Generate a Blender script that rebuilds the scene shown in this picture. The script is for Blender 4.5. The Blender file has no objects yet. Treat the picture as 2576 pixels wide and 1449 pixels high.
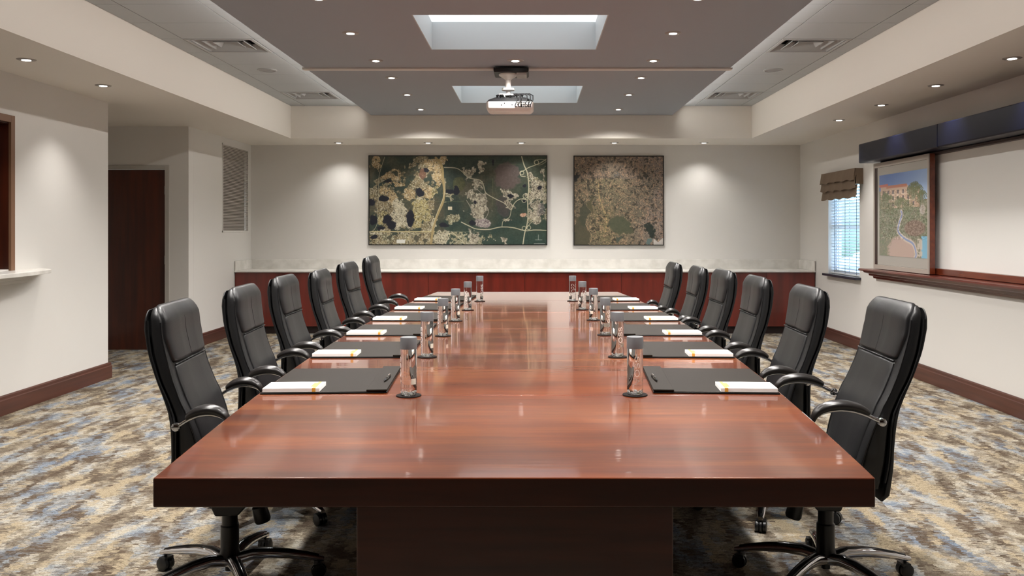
import bpy, math, random
import numpy as np
from mathutils import Vector, Matrix
R = math.radians
rnd = random.Random(7)
sc = bpy.context.scene
C = sc.collection
CAM = 1.43            # eye height

# ------------------------------------------------------------------ helpers
def lin(c):
    return tuple(((v/255)/12.92 if v/255 <= .04045 else ((v/255+.055)/1.055)**2.4) for v in c)
def col4(c): return (*lin(c), 1)

def mat(name, rgb, rough=.5, metal=0, coat=0, spec=.5, bump=None, noise=None, sheen=0, coat_rough=.05):
    m = bpy.data.materials.new(name); m.use_nodes = True
    nt = m.node_tree; b = nt.nodes['Principled BSDF']
    b.inputs['Base Color'].default_value = col4(rgb)
    b.inputs['Roughness'].default_value = rough
    b.inputs['Metallic'].default_value = metal
    b.inputs['Coat Weight'].default_value = coat
    b.inputs['Coat Roughness'].default_value = coat_rough
    b.inputs['Specular IOR Level'].default_value = spec
    if sheen: b.inputs['Sheen Weight'].default_value = sheen
    tc = nt.nodes.new('ShaderNodeTexCoord')
    if noise:                       # (scale xyz, rgb2, amount contrast)
        s, rgb2, detail = noise
        mp = nt.nodes.new('ShaderNodeMapping'); mp.inputs['Scale'].default_value = s
        nt.links.new(tc.outputs['Object'], mp.inputs['Vector'])
        n = nt.nodes.new('ShaderNodeTexNoise'); n.inputs['Scale'].default_value = 1; n.inputs['Detail'].default_value = detail
        nt.links.new(mp.outputs[0], n.inputs['Vector'])
        cr = nt.nodes.new('ShaderNodeValToRGB'); cr.color_ramp.elements[0].position = .33; cr.color_ramp.elements[1].position = .67
        cr.color_ramp.elements[0].color = col4(rgb); cr.color_ramp.elements[1].color = col4(rgb2)
        nt.links.new(n.outputs['Fac'], cr.inputs['Fac']); nt.links.new(cr.outputs[0], b.inputs['Base Color'])
    if bump:
        s, st, dist = bump
        n2 = nt.nodes.new('ShaderNodeTexNoise'); n2.inputs['Scale'].default_value = s; n2.inputs['Detail'].default_value = 4
        nt.links.new(tc.outputs['Object'], n2.inputs['Vector'])
        bp = nt.nodes.new('ShaderNodeBump'); bp.inputs['Strength'].default_value = st; bp.inputs['Distance'].default_value = dist
        nt.links.new(n2.outputs['Fac'], bp.inputs['Height']); nt.links.new(bp.outputs[0], b.inputs['Normal'])
    return m

def emis(name, rgb, st):
    m = bpy.data.materials.new(name); m.use_nodes = True; nt = m.node_tree
    b = nt.nodes['Principled BSDF']
    b.inputs['Base Color'].default_value = (.9, .9, .9, 1)
    b.inputs['Emission Color'].default_value = (*rgb, 1); b.inputs['Emission Strength'].default_value = st
    return m

class MB:
    """collects shapes into one mesh"""
    def __init__(s): s.v = []; s.f = []
    def add(s, vs, fs):
        b = len(s.v); s.v += [tuple(p) for p in vs]; s.f += [tuple(b+i for i in f) for f in fs]; return s
    def box(s, x0, x1, y0, y1, z0, z1, M=None):
        vs = [(x, y, z) for x in (x0, x1) for y in (y0, y1) for z in (z0, z1)]
        if M: vs = [M @ Vector(v) for v in vs]
        return s.add(vs, [(0,1,3,2),(4,6,7,5),(0,4,5,1),(2,3,7,6),(0,2,6,4),(1,5,7,3)])
    def prism(s, poly, a0, a1, axis='z'):
        n = len(poly)
        def P(p, a):
            return (p[0], p[1], a) if axis == 'z' else ((p[0], a, p[1]) if axis == 'y' else (a, p[0], p[1]))
        vs = [P(p, a0) for p in poly] + [P(p, a1) for p in poly]
        fs = [tuple(range(n))[::-1], tuple(range(n, 2*n))] + [(i, (i+1) % n, n+(i+1) % n, n+i) for i in range(n)]
        return s.add(vs, fs)
    def rings(s, rings, cap=True, closed=False):
        n = len(rings[0]); vs = [p for r in rings for p in r]; fs = []
        m = len(rings)
        for k in range(m if closed else m-1):
            a = k*n; b = ((k+1) % m)*n
            fs += [(a+i, a+(i+1) % n, b+(i+1) % n, b+i) for i in range(n)]
        if cap and not closed:
            fs.append(tuple(range(n))[::-1]); fs.append(tuple((m-1)*n+i for i in range(n)))
        return s.add(vs, fs)
    def lathe(s, prof, n=32, M=None, cap=True):
        rs = []
        for r, z in prof:
            ring = [Vector((r*math.cos(2*math.pi*i/n), r*math.sin(2*math.pi*i/n), z)) for i in range(n)]
            if M: ring = [M @ p for p in ring]
            rs.append(ring)
        return s.rings(rs, cap)
    def tube(s, pts, r, n=10, flat=1.0, side=None, cap=True):
        """r: number or list; ellipse with 'flat' ratio of side/normal when side axis given"""
        pts = [Vector(p) for p in pts]; rs = []
        for i, p in enumerate(pts):
            t = (pts[min(i+1, len(pts)-1)] - pts[max(i-1, 0)]).normalized()
            if side is not None: a = Vector(side)
            else: a = Vector((0, 0, 1)).cross(t) if abs(t.z) < .9 else Vector((0, 1, 0)).cross(t)
            a = (a - t*a.dot(t)).normalized(); b = t.cross(a)
            ri = r[i] if isinstance(r, (list, tuple)) else r
            rs.append([p + a*ri*flat*math.cos(2*math.pi*k/n) + b*ri*math.sin(2*math.pi*k/n) for k in range(n)])
        return s.rings(rs, cap)
    def build(s, name, m, parent=None, smooth=None, bevel=0, loc=None, seg=2):
        me = bpy.data.meshes.new(name); me.from_pydata(s.v, [], s.f); me.update()
        import bmesh
        bm = bmesh.new(); bm.from_mesh(me); bmesh.ops.recalc_face_normals(bm, faces=bm.faces); bm.to_mesh(me); bm.free()
        o = bpy.data.objects.new(name, me); C.objects.link(o)
        if m: me.materials.append(m)
        if parent: o.parent = parent
        if loc: o.location = loc
        if smooth is not None:
            me.shade_smooth()
            try: me.set_sharp_from_angle(angle=R(smooth))
            except Exception: pass
        if bevel:
            md = o.modifiers.new('bevel', 'BEVEL'); md.width = bevel; md.segments = seg; md.limit_method = 'ANGLE'; md.angle_limit = R(40)
        return o

def tag(o, label, cat, group=None, kind=None):
    o['label'] = label
    if cat: o['category'] = cat
    if group: o['group'] = group
    if kind: o['kind'] = kind
    return o
def empty(name, loc, label, cat, group=None, rz=0):
    o = bpy.data.objects.new(name, None); C.objects.link(o); o.empty_display_size = .1
    o.location = loc; o.rotation_euler = (0, 0, rz)
    return tag(o, label, cat, group)
def struct(o, label=None):
    o['kind'] = 'structure'
    if label: o['label'] = label
    return o
def copy_tree(o, parent=None):
    c = o.copy(); C.objects.link(c)
    if parent: c.parent = parent
    for ch in list(o.children):
        if ch.type != 'LIGHT': copy_tree(ch, c)
    return c
class _All:
    def __contains__(s, x): return True
KEEP = _All()
def interp(x, xs, ys):
    return float(np.interp(x, xs, ys))

# ------------------------------------------------------------------ materials
WALL = mat('wall_paint', (214, 211, 206), .6, bump=(180, .05, .002))
SOFF = mat('soffit_paint', (220, 214, 205), .65)
CLOUD = mat('dark_ceiling_paint', (148, 152, 158), .7)
TILE = mat('ceiling_tile', (174, 178, 180), .85, bump=(250, .15, .002))
SHAFT = mat('skylight_shaft_paint', (186, 192, 193), .6)
BASE = mat('baseboard_wood', (72, 42, 34), .38, noise=((6, 1.5, 30), (86, 50, 40), 3))
DOORW = mat('door_wood', (54, 20, 9), .35, coat=.3, noise=((14, 14, 1.2), (78, 31, 13), 5))
DFRAME = mat('door_frame_paint', (176, 172, 165), .5)
CAB = mat('cabinet_mahogany', (84, 26, 17), .30, coat=.35, noise=((9, 9, 1.5), (112, 36, 25), 5), coat_rough=.2)
TOE = mat('toe_kick', (35, 18, 14), .6)
QUARTZ = mat('white_quartz', (226, 223, 217), .22, noise=((7, 7, 7), (205, 202, 195), 8))
METAL = mat('brushed_metal', (190, 188, 184), .3, 1)
CHROME = mat('chrome', (225, 225, 228), .08, 1)
BLACKP = mat('black_plastic', (20, 20, 21), .38)
BLACKG = mat('black_gloss_insert', (10, 10, 11), .15)
WHITEP = mat('white_plastic', (226, 222, 216), .4)
GREYP = mat('grey_plastic', (178, 172, 166), .4)
LEATHER = mat('black_leather', (23, 23, 24), .38, spec=.5, bump=(260, .22, .0015))
LEATHER2 = mat('arm_leather', (30, 27, 26), .30, spec=.5, bump=(200, .12, .001))
PIPE = mat('leather_piping', (14, 14, 15), .4)
PADL = mat('blotter_leather', (30, 24, 18), .6, spec=.12, bump=(420, .2, .001))
PADE = mat('blotter_edge', (14, 13, 12), .5, spec=.2)
PAPER = mat('paper', (250, 249, 246), .7)
ORANGE = mat('orange_print', (232, 170, 70), .6)
CAPG = mat('bottle_cap_silver', (112, 114, 117), .42, .25)
COAST = mat('coaster_leather', (20, 13, 11), .8, spec=.15)
LABELM = mat('cream_label', (214, 208, 192), .6)
LETTER = mat('white_letter', (238, 238, 236), .5)
NAVY = mat('navy_leather', (8, 11, 30), .34, spec=.22, bump=(90, .05, .001))
SHADEF = mat('taupe_shade_fabric', (118, 101, 84), .9, bump=(300, .3, .002))
BLINDM = mat('blind_slat', (226, 230, 232), .45)
CORDM = mat('blind_cord', (96, 108, 112), .7)
SILL = mat('dark_slate_sill', (48, 50, 62), .2)
WFRAME = mat('window_white', (236, 238, 240), .4)
FASC = mat('pedestal_and_edge_shade_wood', (62, 26, 12), .32, coat=.25, noise=((1.5, 20, 20), (84, 36, 17), 4), coat_rough=.15)
CHERRY = mat('cherry_trim', (92, 38, 20), .26, coat=.4, noise=((20, 2, 20), (116, 52, 28), 4), coat_rough=.12)
CHERRYD = mat('cherry_shelf', (98, 36, 24), .25, coat=.4, noise=((20, 2, 20), (76, 32, 26), 4), coat_rough=.15)
DARKB = mat('dark_brown', (46, 22, 16), .4)
TAN = mat('tan_casing', (120, 88, 66), .45)
PANELF = mat('sliding_panel_frame', (170, 160, 150), .35)
PANELB = mat('sliding_panel_board', (170, 166, 158), .3)
WBOARD = mat('whiteboard', (240, 239, 235), .22)
FRAMEB = mat('picture_frame_black', (22, 20, 19), .4)
BATTEN = mat('screen_slot_white', (205, 200, 194), .6)
GRILLE = mat('grille_paint', (172, 165, 156), .55)
GRILLED = mat('grille_dark', (84, 76, 68), .8)
VENTM = mat('vent_paint', (160, 161, 160), .5)
VENTD = mat('vent_dark', (60, 60, 60), .8)
RINGM = mat('lamp_ring', (150, 144, 138), .4)
BAFFLE = mat('lamp_baffle', (96, 90, 84), .5)
LENS = emis('lamp_lens', (1, .95, .88), 5)
SKY = emis('skylight_diffuser', (.86, .94, 1), 1.0)
SPK = mat('speaker_grille', (150, 150, 149), .7)

def table_mat():
    m = bpy.data.materials.new('table_cherry'); m.use_nodes = True; nt = m.node_tree; N = nt.nodes; L = nt.links
    b = N['Principled BSDF']; tc = N.new('ShaderNodeTexCoord')
    def noise(scale, det, rough=.5):
        mp = N.new('ShaderNodeMapping'); mp.inputs['Scale'].default_value = scale; L.new(tc.outputs['Object'], mp.inputs['Vector'])
        n = N.new('ShaderNodeTexNoise'); n.inputs['Scale'].default_value = 1; n.inputs['Detail'].default_value = det; n.inputs['Roughness'].default_value = rough
        L.new(mp.outputs[0], n.inputs['Vector']); return n
    n1 = noise((.8, 6, 14), 8, .68); n2 = noise((3, 90, 60), 3); n3 = noise((1.1, 1.3, 1), 2)
    r1 = N.new('ShaderNodeValToRGB'); r1.color_ramp.elements[0].position = .28; r1.color_ramp.elements[1].position = .76
    r1.color_ramp.elements[0].color = col4((74, 30, 8)); r1.color_ramp.elements[1].color = col4((148, 80, 24))
    e = r1.color_ramp.elements.new(.5); e.color = col4((110, 48, 13))
    L.new(n1.outputs['Fac'], r1.inputs['Fac'])
    mx = N.new('ShaderNodeMix'); mx.data_type = 'RGBA'; mx.blend_type = 'MULTIPLY'; mx.inputs[0].default_value = .5
    r2 = N.new('ShaderNodeValToRGB'); r2.color_ramp.elements[0].position = .35; r2.color_ramp.elements[1].position = .6
    r2.color_ramp.elements[0].color = (.62, .55, .5, 1); r2.color_ramp.elements[1].color = (1, 1, 1, 1)
    L.new(n2.outputs['Fac'], r2.inputs['Fac']); L.new(r1.outputs[0], mx.inputs[6]); L.new(r2.outputs[0], mx.inputs[7])
    mx2 = N.new('ShaderNodeMix'); mx2.data_type = 'RGBA'; mx2.blend_type = 'MULTIPLY'; mx2.inputs[0].default_value = .6
    r3 = N.new('ShaderNodeValToRGB'); r3.color_ramp.elements[0].position = .35; r3.color_ramp.elements[1].position = .65
    r3.color_ramp.elements[0].color = (.55, .6, .7, 1); r3.color_ramp.elements[1].color = (1.15, 1, .9, 1)
    L.new(n3.outputs['Fac'], r3.inputs['Fac']); L.new(mx.outputs[2], mx2.inputs[6]); L.new(r3.outputs[0], mx2.inputs[7])
    L.new(mx2.outputs[2], b.inputs['Base Color'])
    b.inputs['Roughness'].default_value = .35; b.inputs['Specular IOR Level'].default_value = .2
    b.inputs['Coat Weight'].default_value = 1; b.inputs['Coat Roughness'].default_value = .055; b.inputs['Coat IOR'].default_value = 1.52
    n4 = noise((2.5, 30, 1), 2)
    bp = N.new('ShaderNodeBump'); bp.inputs['Strength'].default_value = .05; bp.inputs['Distance'].default_value = .004
    L.new(n4.outputs['Fac'], bp.inputs['Height']); L.new(bp.outputs[0], b.inputs['Coat Normal']); L.new(bp.outputs[0], b.inputs['Normal'])
    return m
TABLE = table_mat()

def carpet_mat():
    m = bpy.data.materials.new('patterned_carpet'); m.use_nodes = True; nt = m.node_tree; N = nt.nodes; L = nt.links
    b = N['Principled BSDF']; b.inputs['Roughness'].default_value = .95; b.inputs['Specular IOR Level'].default_value = .1
    tc0 = N.new('ShaderNodeTexCoord')
    mpv = N.new('ShaderNodeMapping'); mpv.inputs['Scale'].default_value = (36, 74, 1); L.new(tc0.outputs['Object'], mpv.inputs['Vector'])
    vor = N.new('ShaderNodeTexVoronoi'); vor.inputs['Scale'].default_value = 1; vor.inputs['Randomness'].default_value = .75; vor.distance = 'CHEBYCHEV'; L.new(mpv.outputs[0], vor.inputs['Vector'])
    cellp = N.new('ShaderNodeVectorMath'); cellp.operation = 'MULTIPLY'; cellp.inputs[1].default_value = (1/36, 1/74, 0); L.new(vor.outputs['Position'], cellp.inputs[0])
    class _T: outputs = {'Object': cellp.outputs[0]}
    tc = _T
    def noise(scale, det, rough=.55, dist=0, off=0, src=None):
        mp = N.new('ShaderNodeMapping'); mp.inputs['Scale'].default_value = scale; mp.inputs['Location'].default_value = (off, off*1.7, off)
        L.new((src or tc).outputs['Object'], mp.inputs['Vector'])
        n = N.new('ShaderNodeTexNoise'); n.inputs['Scale'].default_value = 1; n.inputs['Detail'].default_value = det
        n.inputs['Roughness'].default_value = rough; n.inputs['Distortion'].default_value = dist
        L.new(mp.outputs[0], n.inputs['Vector']); return n
    def ramp(inp, stops, const=False):
        r = N.new('ShaderNodeValToRGB'); cr = r.color_ramp
        if const: cr.interpolation = 'CONSTANT'
        while len(cr.elements) < len(stops): cr.elements.new(.5)
        for e, (p, c) in zip(cr.elements, stops): e.position = p; e.color = c
        L.new(inp, r.inputs['Fac']); return r
    def mix(fac, a, b_, mode='MIX'):
        mx = N.new('ShaderNodeMix'); mx.data_type = 'RGBA'; mx.blend_type = mode
        if isinstance(fac, float): mx.inputs[0].default_value = fac
        else: L.new(fac, mx.inputs[0])
        L.new(a, mx.inputs[6]); L.new(b_, mx.inputs[7]); return mx
    A = noise((5.0, 1.9, 1), 6, .62, .5)
    base = ramp(A.outputs['Fac'], [(.34, col4((98, 89, 78))), (.42, col4((134, 124, 108))), (.48, col4((172, 164, 148))), (.55, col4((144, 148, 150))), (.63, col4((112, 123, 138)))])
    B = noise((8, 2.6, 1), 9, .8, .6, 5)
    dark = ramp(B.outputs['Fac'], [(.45, (0, 0, 0, 1)), (.57, (1, 1, 1, 1))])
    rgbd = N.new('ShaderNodeRGB'); rgbd.outputs[0].default_value = col4((88, 76, 64))
    m1 = mix(dark.outputs[0], base.outputs[0], rgbd.outputs[0])
    D = noise((8, 2.6, 1), 6, .66, .5, 11)
    tan = ramp(D.outputs['Fac'], [(.54, (0, 0, 0, 1)), (.60, (1, 1, 1, 1))])
    rgbt = N.new('ShaderNodeRGB'); rgbt.outputs[0].default_value = col4((158, 145, 122))
    m2 = mix(tan.outputs[0], m1.outputs[2], rgbt.outputs[0])
    # fine irregular stitches running across
    mp = N.new('ShaderNodeMapping'); mp.inputs['Scale'].default_value = (24, 62, 1); L.new(tc0.outputs['Object'], mp.inputs['Vector'])
    nd = noise((40, 60, 1), 3, src=tc0)
    vm = N.new('ShaderNodeVectorMath'); vm.operation = 'MULTIPLY_ADD'; vm.inputs[1].default_value = (1.1, 1.1, 0)
    L.new(nd.outputs['Color'], vm.inputs[0]); L.new(mp.outputs[0], vm.inputs[2])
    br = N.new('ShaderNodeTexVoronoi'); br.feature = 'DISTANCE_TO_EDGE'; br.inputs['Scale'].default_value = 1
    L.new(vm.outputs[0], br.inputs['Vector'])
    ln = ramp(br.outputs['Distance'], [(.0, (.30, .27, .24, 1)), (.085, (1, 1, 1, 1))])
    E = noise((2.2, 1.5, 1), 3, .5, 0, 3)
    le = ramp(E.outputs['Fac'], [(.4, (.35, .35, .35, 1)), (.6, (.95, .95, .95, 1))])
    m3 = mix(le.outputs[0], m2.outputs[2], ln.outputs[0], 'MULTIPLY')
    F = noise((130, 240, 1), 3, .7, src=tc0)
    sp = ramp(F.outputs['Fac'], [(.36, (.42, .39, .36, 1)), (.5, (1, 1, 1, 1)), (.64, (1.25, 1.22, 1.18, 1))])
    m4 = mix(.75, m3.outputs[2], sp.outputs[0], 'MULTIPLY')
    L.new(m4.outputs[2], b.inputs['Base Color'])
    bp = N.new('ShaderNodeBump'); bp.inputs['Strength'].default_value = .35; bp.inputs['Distance'].default_value = .004
    L.new(F.outputs['Fac'], bp.inputs['Height']); L.new(bp.outputs[0], b.inputs['Normal'])
    return m
CARPET = carpet_mat()

def glass_mat():
    m = bpy.data.materials.new('clear_bottle'); m.use_nodes = True; b = m.node_tree.nodes['Principled BSDF']
    b.inputs['Base Color'].default_value = (.97, .985, .98, 1); b.inputs['Roughness'].default_value = .0
    b.inputs['IOR'].default_value = 1.36; b.inputs['Transmission Weight'].default_value = 1
    return m
GLASS = glass_mat()
def pane_mat():
    m = bpy.data.materials.new('window_glass'); m.use_nodes = True; b = m.node_tree.nodes['Principled BSDF']
    b.inputs['Base Color'].default_value = (.97, 1, 1, 1); b.inputs['Roughness'].default_value = 0
    b.inputs['IOR'].default_value = 1.1; b.inputs['Transmission Weight'].default_value = 1
    return m
PANE = pane_mat()

# ------------------------------------------------------------------ room numbers
XL, XR, YB, YF = -4.09, 3.895, 12.67, -3.6
ZS = CAM + 1.229          # soffit underside
ZT = CAM + 1.663          # tile ceiling
ZC = CAM + 1.54           # dark panel underside
ZTOP = 3.25
COVE = 34
TX0, TX1, TYB, TYF = -3.24, 2.955, 11.73, -2.6

# ------------------------------------------------------------------ structure
f = MB().box(-5.9, 4.3, YF-.3, YB+.3, -.1, 0).build('floor', CARPET); struct(f, 'carpet in mottled tan, blue grey and brown')
m = MB()                                                    # left wall with pass-through opening
OY0, OY1, OZ0, OZ1 = 4.2, 6.85, 1.12, 2.29
m.box(XL-.18, XL, YF, OY0, 0, ZTOP); m.box(XL-.18, XL, OY1, 8.42, 0, ZTOP)
m.box(XL-.18, XL, OY0, OY1, 0, OZ0); m.box(XL-.18, XL, OY0, OY1, OZ1, ZTOP)
m.box(-5.75, XL-.18, 8.3, 8.42, 0, ZTOP)
m.box(-5.75, -5.6, 8.42, 10.37, 0, ZTOP)
struct(m.build('wall_left', WALL))
DX0, DX1, DZ = -5.275, -4.36, 2.145
m = MB()                                                    # wall with the door, and the wall beyond it
m.box(-5.75, DX0-.05, 10.37, 10.52, 0, ZTOP); m.box(DX1+.05, XL+.01, 10.37, 10.52, 0, ZTOP); m.box(DX0-.05, DX1+.05, 10.37, 10.52, DZ+.045, ZTOP)
struct(m.build('wall_doorway', WALL))
GY0, GY1, GZ0, GZ1 = 11.49, 12.55, 1.395, 2.575
m = MB(); XV = XL+.01
m.box(XL-.15, XV, 10.521, GY0, 0, ZTOP); m.box(XL-.15, XV, GY1, YB, 0, ZTOP); m.box(XL-.15, XV, GY0, GY1, 0, GZ0); m.box(XL-.15, XV, GY0, GY1, GZ1, ZTOP)
struct(m.build('wall_alcove', WALL))
struct(MB().box(-4.5, 4.2, YB, YB+.15, 0, ZTOP).build('wall_back', WALL))
struct(MB().box(-5.9, 4.2, YF-.15, YF, 0, ZTOP).build('wall_front', FASC))  # unseen wall, coloured dark so less light bounces onto the table front
WY0, WY1, WZ0, WZ1 = 10.36, 11.47, .86, 2.08
m = MB()
m.box(XR, XR+.17, YF, WY0, 0, ZTOP); m.box(XR, XR+.17, WY1, YB, 0, ZTOP); m.box(XR, XR+.17, WY0, WY1, 0, WZ0); m.box(XR, XR+.17, WY0, WY1, WZ1, ZTOP)
m.box(3.72, XR, 2.5, 9.43, 0, .93)
struct(m.build('wall_right', WALL))
# ceiling: base slab and hanging tiles
m = MB().box(-5.9, 4.3, YF-.2, YB+.2, ZTOP-.002, ZTOP+.1)
rows_x = [(TX0, -3.045), (-3.045, -2.425), (-2.425, -1.9), (1.7, 2.185), (2.185, 2.80), (2.80, TX1)]
P = .585; y_first = 7.6
vent_cells = {(1, 0), (1, 5), (4, 0), (4, 5), (1, -10), (4, -10)}
g = .004
for ci, (x0, x1) in enumerate(rows_x):
    k = -18
    while y_first + k*P < TYB - .02:
        ya, yb = y_first+k*P, min(y_first+(k+1)*P, TYB)
        if yb > TYF and (ci, k) not in vent_cells:
            m.box(x0+g, x1-g, ya+g*.6, yb-g*.6, ZT, ZT+.02)
        k += 1
struct(m.build('ceiling', TILE))
# soffit ring
m = MB()
m.box(-5.75, TX0, YF, YB, ZS, ZTOP); m.box(TX1, XR+.02, YF, YB, ZS, ZTOP)
m.box(TX0, TX1, TYB, YB, ZS, ZTOP); m.box(TX0, TX1, YF, TYF, ZS, ZTOP)
struct(m.build('trim_1', SOFF), 'cream dropped soffit around the ceiling tray')
# dark panel with two skylight wells
CX0, CX1, CYB, CYF = -2.16, 1.885, 11.725, -2.3
S1 = (-.858, .557, 6.25, 7.46); S2 = (-.866, .545, 9.34, 10.6)
m = MB()
sx0, sx1 = -.862, .551
m.box(CX0, sx0, CYF, CYB, ZC, ZTOP-.01); m.box(sx1, CX1, CYF, CYB, ZC, ZTOP-.01)
for a, b in ((CYF, S1[2]), (S1[3], S2[2]), (S2[3], CYB)): m.box(sx0, sx1, a, b, ZC, ZTOP-.01)
struct(m.build('trim_2', CLOUD), 'dark grey dropped ceiling panel over the table')
for n, S in ((2, S1), (3, S2)):
    w = bpy.data.objects.new('window_%d' % n, None); C.objects.link(w); w.location = ((sx0+sx1)/2, (S[2]+S[3])/2, ZC)
    struct(w, 'square skylight well in the dark ceiling panel, the %s one' % ('nearer' if n == 2 else 'farther'))
    hx, hy = (sx1-sx0)/2, (S[3]-S[2])/2
    t = .008; q = MB()
    top = ZTOP-.012-ZC
    q.box(-hx, -hx+t, -hy, hy, .0, top); q.box(hx-t, hx, -hy, hy, .0, top); q.box(-hx, hx, -hy, -hy+t, .0, top); q.box(-hx, hx, hy-t, hy, .0, top)
    q.build('well_lining', SHAFT, w)
    MB().box(-hx+t, hx-t, -hy+t, hy-t, .235, .25).build('skylight_diffuser', SKY, w)
# projection-screen slot batten across the dark panel
tag(MB().box(CX0-.02, CX1+.02, 8.28, 8.36, ZC-.018, ZC+.0005).box(CX0, CX1, 8.36, 8.385, ZC-.008, ZC+.0005).build('screen_batten', BATTEN, bevel=.003),
    'thin pale batten running across the dark ceiling panel above the projector', 'batten')
# guessed, unseen LED cove strips added on the outer edges of the dark panel, shining across to the tray sides
for sx, xx, l in ((-1, CX0, 'slim guessed cove light strip, unseen, along the left edge of the dark ceiling panel'), (1, CX1, 'slim guessed cove light strip, unseen, along the right edge of the dark ceiling panel')):
    cv = empty('cove_light', (xx, 5.0, ZC+.02), l, 'cove light', 'cove light strips beside the dark ceiling panel')
    MB().box(*((-.02, .0) if sx < 0 else (0, .02)), -6.6, 6.6, 0, .05).build('strip_channel', WHITEP, cv)
    L_ = bpy.data.lights.new('strip_light', 'AREA'); L_.shape = 'RECTANGLE'; L_.size = .03; L_.size_y = 13.2; L_.energy = COVE; L_.color = (1, .955, .90); L_.spread = R(150)
    lo = bpy.data.objects.new('strip_light', L_); C.objects.link(lo); lo.parent = cv; lo.location = (sx*.022, 0, .025); lo.rotation_euler = (0, R(-66*sx), 0)
# door
d = bpy.data.objects.new('door_1', None); C.objects.link(d); d.location = ((DX0+DX1)/2, 10.37, 0); struct(d, 'dark mahogany flush door in the alcove')
hw = (DX1-DX0)/2
MB().box(-hw+.003, hw-.003, .03, .075, .0005, DZ).build('door_leaf', DOORW, d, bevel=.002)
q = MB(); q.box(hw, hw+.052, -.012, .15, 0, DZ+.05); q.box(-hw-.052, -hw, -.012, .15, 0, DZ+.05); q.box(-hw, hw, -.012, .15, DZ+.003, DZ+.05)
q.build('door_frame', DFRAME, d, bevel=.003)
for z in (.27, 1.07, 1.90):
    MB().box(hw-.012, hw+.004, .012, .03, z-.05, z+.05).lathe([(.007, z-.055), (.007, z+.055)], 12, Matrix.Translation((hw-.002, .012, 0))).build('hinge', METAL, d)
# baseboards
def base_prof(t=.028, h=.15):
    return [(0, 0), (t, 0), (t, h-.035), (t*.72, h-.028), (t*.72, h-.008), (t*.4, h), (0, h)]
def baseboard(name, p0, p1, nrm):
    p0, p1, nrm = Vector(p0), Vector(p1), Vector(nrm); pr = base_prof()
    rs = [[Vector((p.x + nrm.x*a, p.y + nrm.y*a, z)) for a, z in pr] for p in (p0, p1)]
    return struct(MB().rings(rs).build(name, BASE))
baseboard('baseboard_left', (XL, YF, 0), (XL, 8.445, 0), (1, 0, 0))
baseboard('baseboard_alcove', (XV, 10.35, 0), (XV, 11.95, 0), (1, 0, 0))
baseboard('baseboard_doorway', (DX1+.052, 10.37, 0), (XV+.028, 10.37, 0), (0, -1, 0))
baseboard('baseboard_right', (3.72, 2.5, 0), (3.72, 9.45, 0), (-1, 0, 0))
baseboard('baseboard_window', (XR, 9.43, 0), (XR, 11.95, 0), (-1, 0, 0))
# window on the right wall
w = bpy.data.objects.new('window_1', None); C.objects.link(w); w.location = (XR, (WY0+WY1)/2, WZ0); struct(w, 'narrow window in the right wall')
hy, hz = (WY1-WY0)/2, WZ1-WZ0
q = MB()
q.box(.10, .16, -hy, -hy+.05, 0, hz); q.box(.10, .16, hy-.05, hy, 0, hz); q.box(.10, .16, -hy, hy, 0, .05); q.box(.10, .16, -hy, hy, hz-.05, hz); q.box(.11, .15, -hy, hy, hz*.5-.02, hz*.5+.02)
q.build('window_frame', WFRAME, w, bevel=.003)
q = MB(); q.box(0, .10, hy-.012, hy-.001, 0, hz); q.box(0, .10, -hy+.001, -hy+.012, 0, hz); q.box(0, .1, -hy, hy, hz-.012, hz-.001); q.build('window_reveal', WFRAME, w)
MB().box(.128, .132, -hy+.05, hy-.05, .05, hz-.05).build('window_pane', PANE, w)
MB().box(-.075, .10, -hy-.04, hy+.02, -.028, .003).build('window_sill', SILL, w, bevel=.004)
# ground outside
tag(MB().box(4.4, 60, -30, 60, -.3, -.25).build('lawn', mat('lawn', (150, 160, 140), .9)), 'pale green ground outside the window', 'ground', kind='structure')
for i, (x, y, h) in enumerate(((11, 24, 3.4), (10, 31, 2.6), (13, 38, 3.0), (12, 19.5, 2.2))):
    mm = MB(); r0 = 1.3+.3*i
    prof = [(.01, .3), (r0*.7, .5), (r0, h*.45), (r0*.8, h*.8), (.05, h)]
    ns = []
    for r_, z_ in prof:
        ns.append([Vector((r_*(1+.18*math.sin(3*a+z_*3+i))*math.cos(a), r_*(1+.18*math.cos(4*a+i))*math.sin(a), z_)) for a in [2*math.pi*k/16 for k in range(16)]])
    mm.rings(ns); mm.lathe([(.09, -.3), (.07, .6)], 8)
    o = mm.build('garden_shrub', mat('shrub', (120, 140, 124), .9), smooth=60); o.location = (x, y, 0)
    tag(o, 'blurred green shrub outside the window, seen between the blind slats', 'shrub', 'shrubs outside the window')

# ------------------------------------------------------------------ fixtures
def downlight_proto():
    r = empty('downlight', (0, 0, 0), '', 'downlight')
    MB().lathe([(.040, .0), (.040, -.006), (.062, -.004), (.066, 0)], 28, cap=False).build('trim_ring', RINGM, r, smooth=50)
    MB().lathe([(.041, -.0045), (.041, -.003)], 28).build('baffle', BAFFLE, r, smooth=30)
    MB().lathe([(.031, -.0075), (.031, -.0046)], 24).build('lamp_lens', LENS, r, smooth=30)
    return r
dl = downlight_proto(); dl_used = False
SPOT_E = 46
def spot(x, y, z, e, ang=100, blend=.75, color=(1, .962, .918)):
    L = bpy.data.lights.new('lamp_beam', 'SPOT'); L.energy = e; L.spot_size = R(ang); L.spot_blend = blend; L.color = color; L.shadow_soft_size = .05
    o = bpy.data.objects.new('lamp_beam', L); C.objects.link(o); o.location = (x, y, z)
    return o
ORD = ['first', 'second', 'third', 'fourth', 'fifth', 'sixth', 'seventh', 'eighth', 'ninth', 'tenth', 'eleventh']
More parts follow.
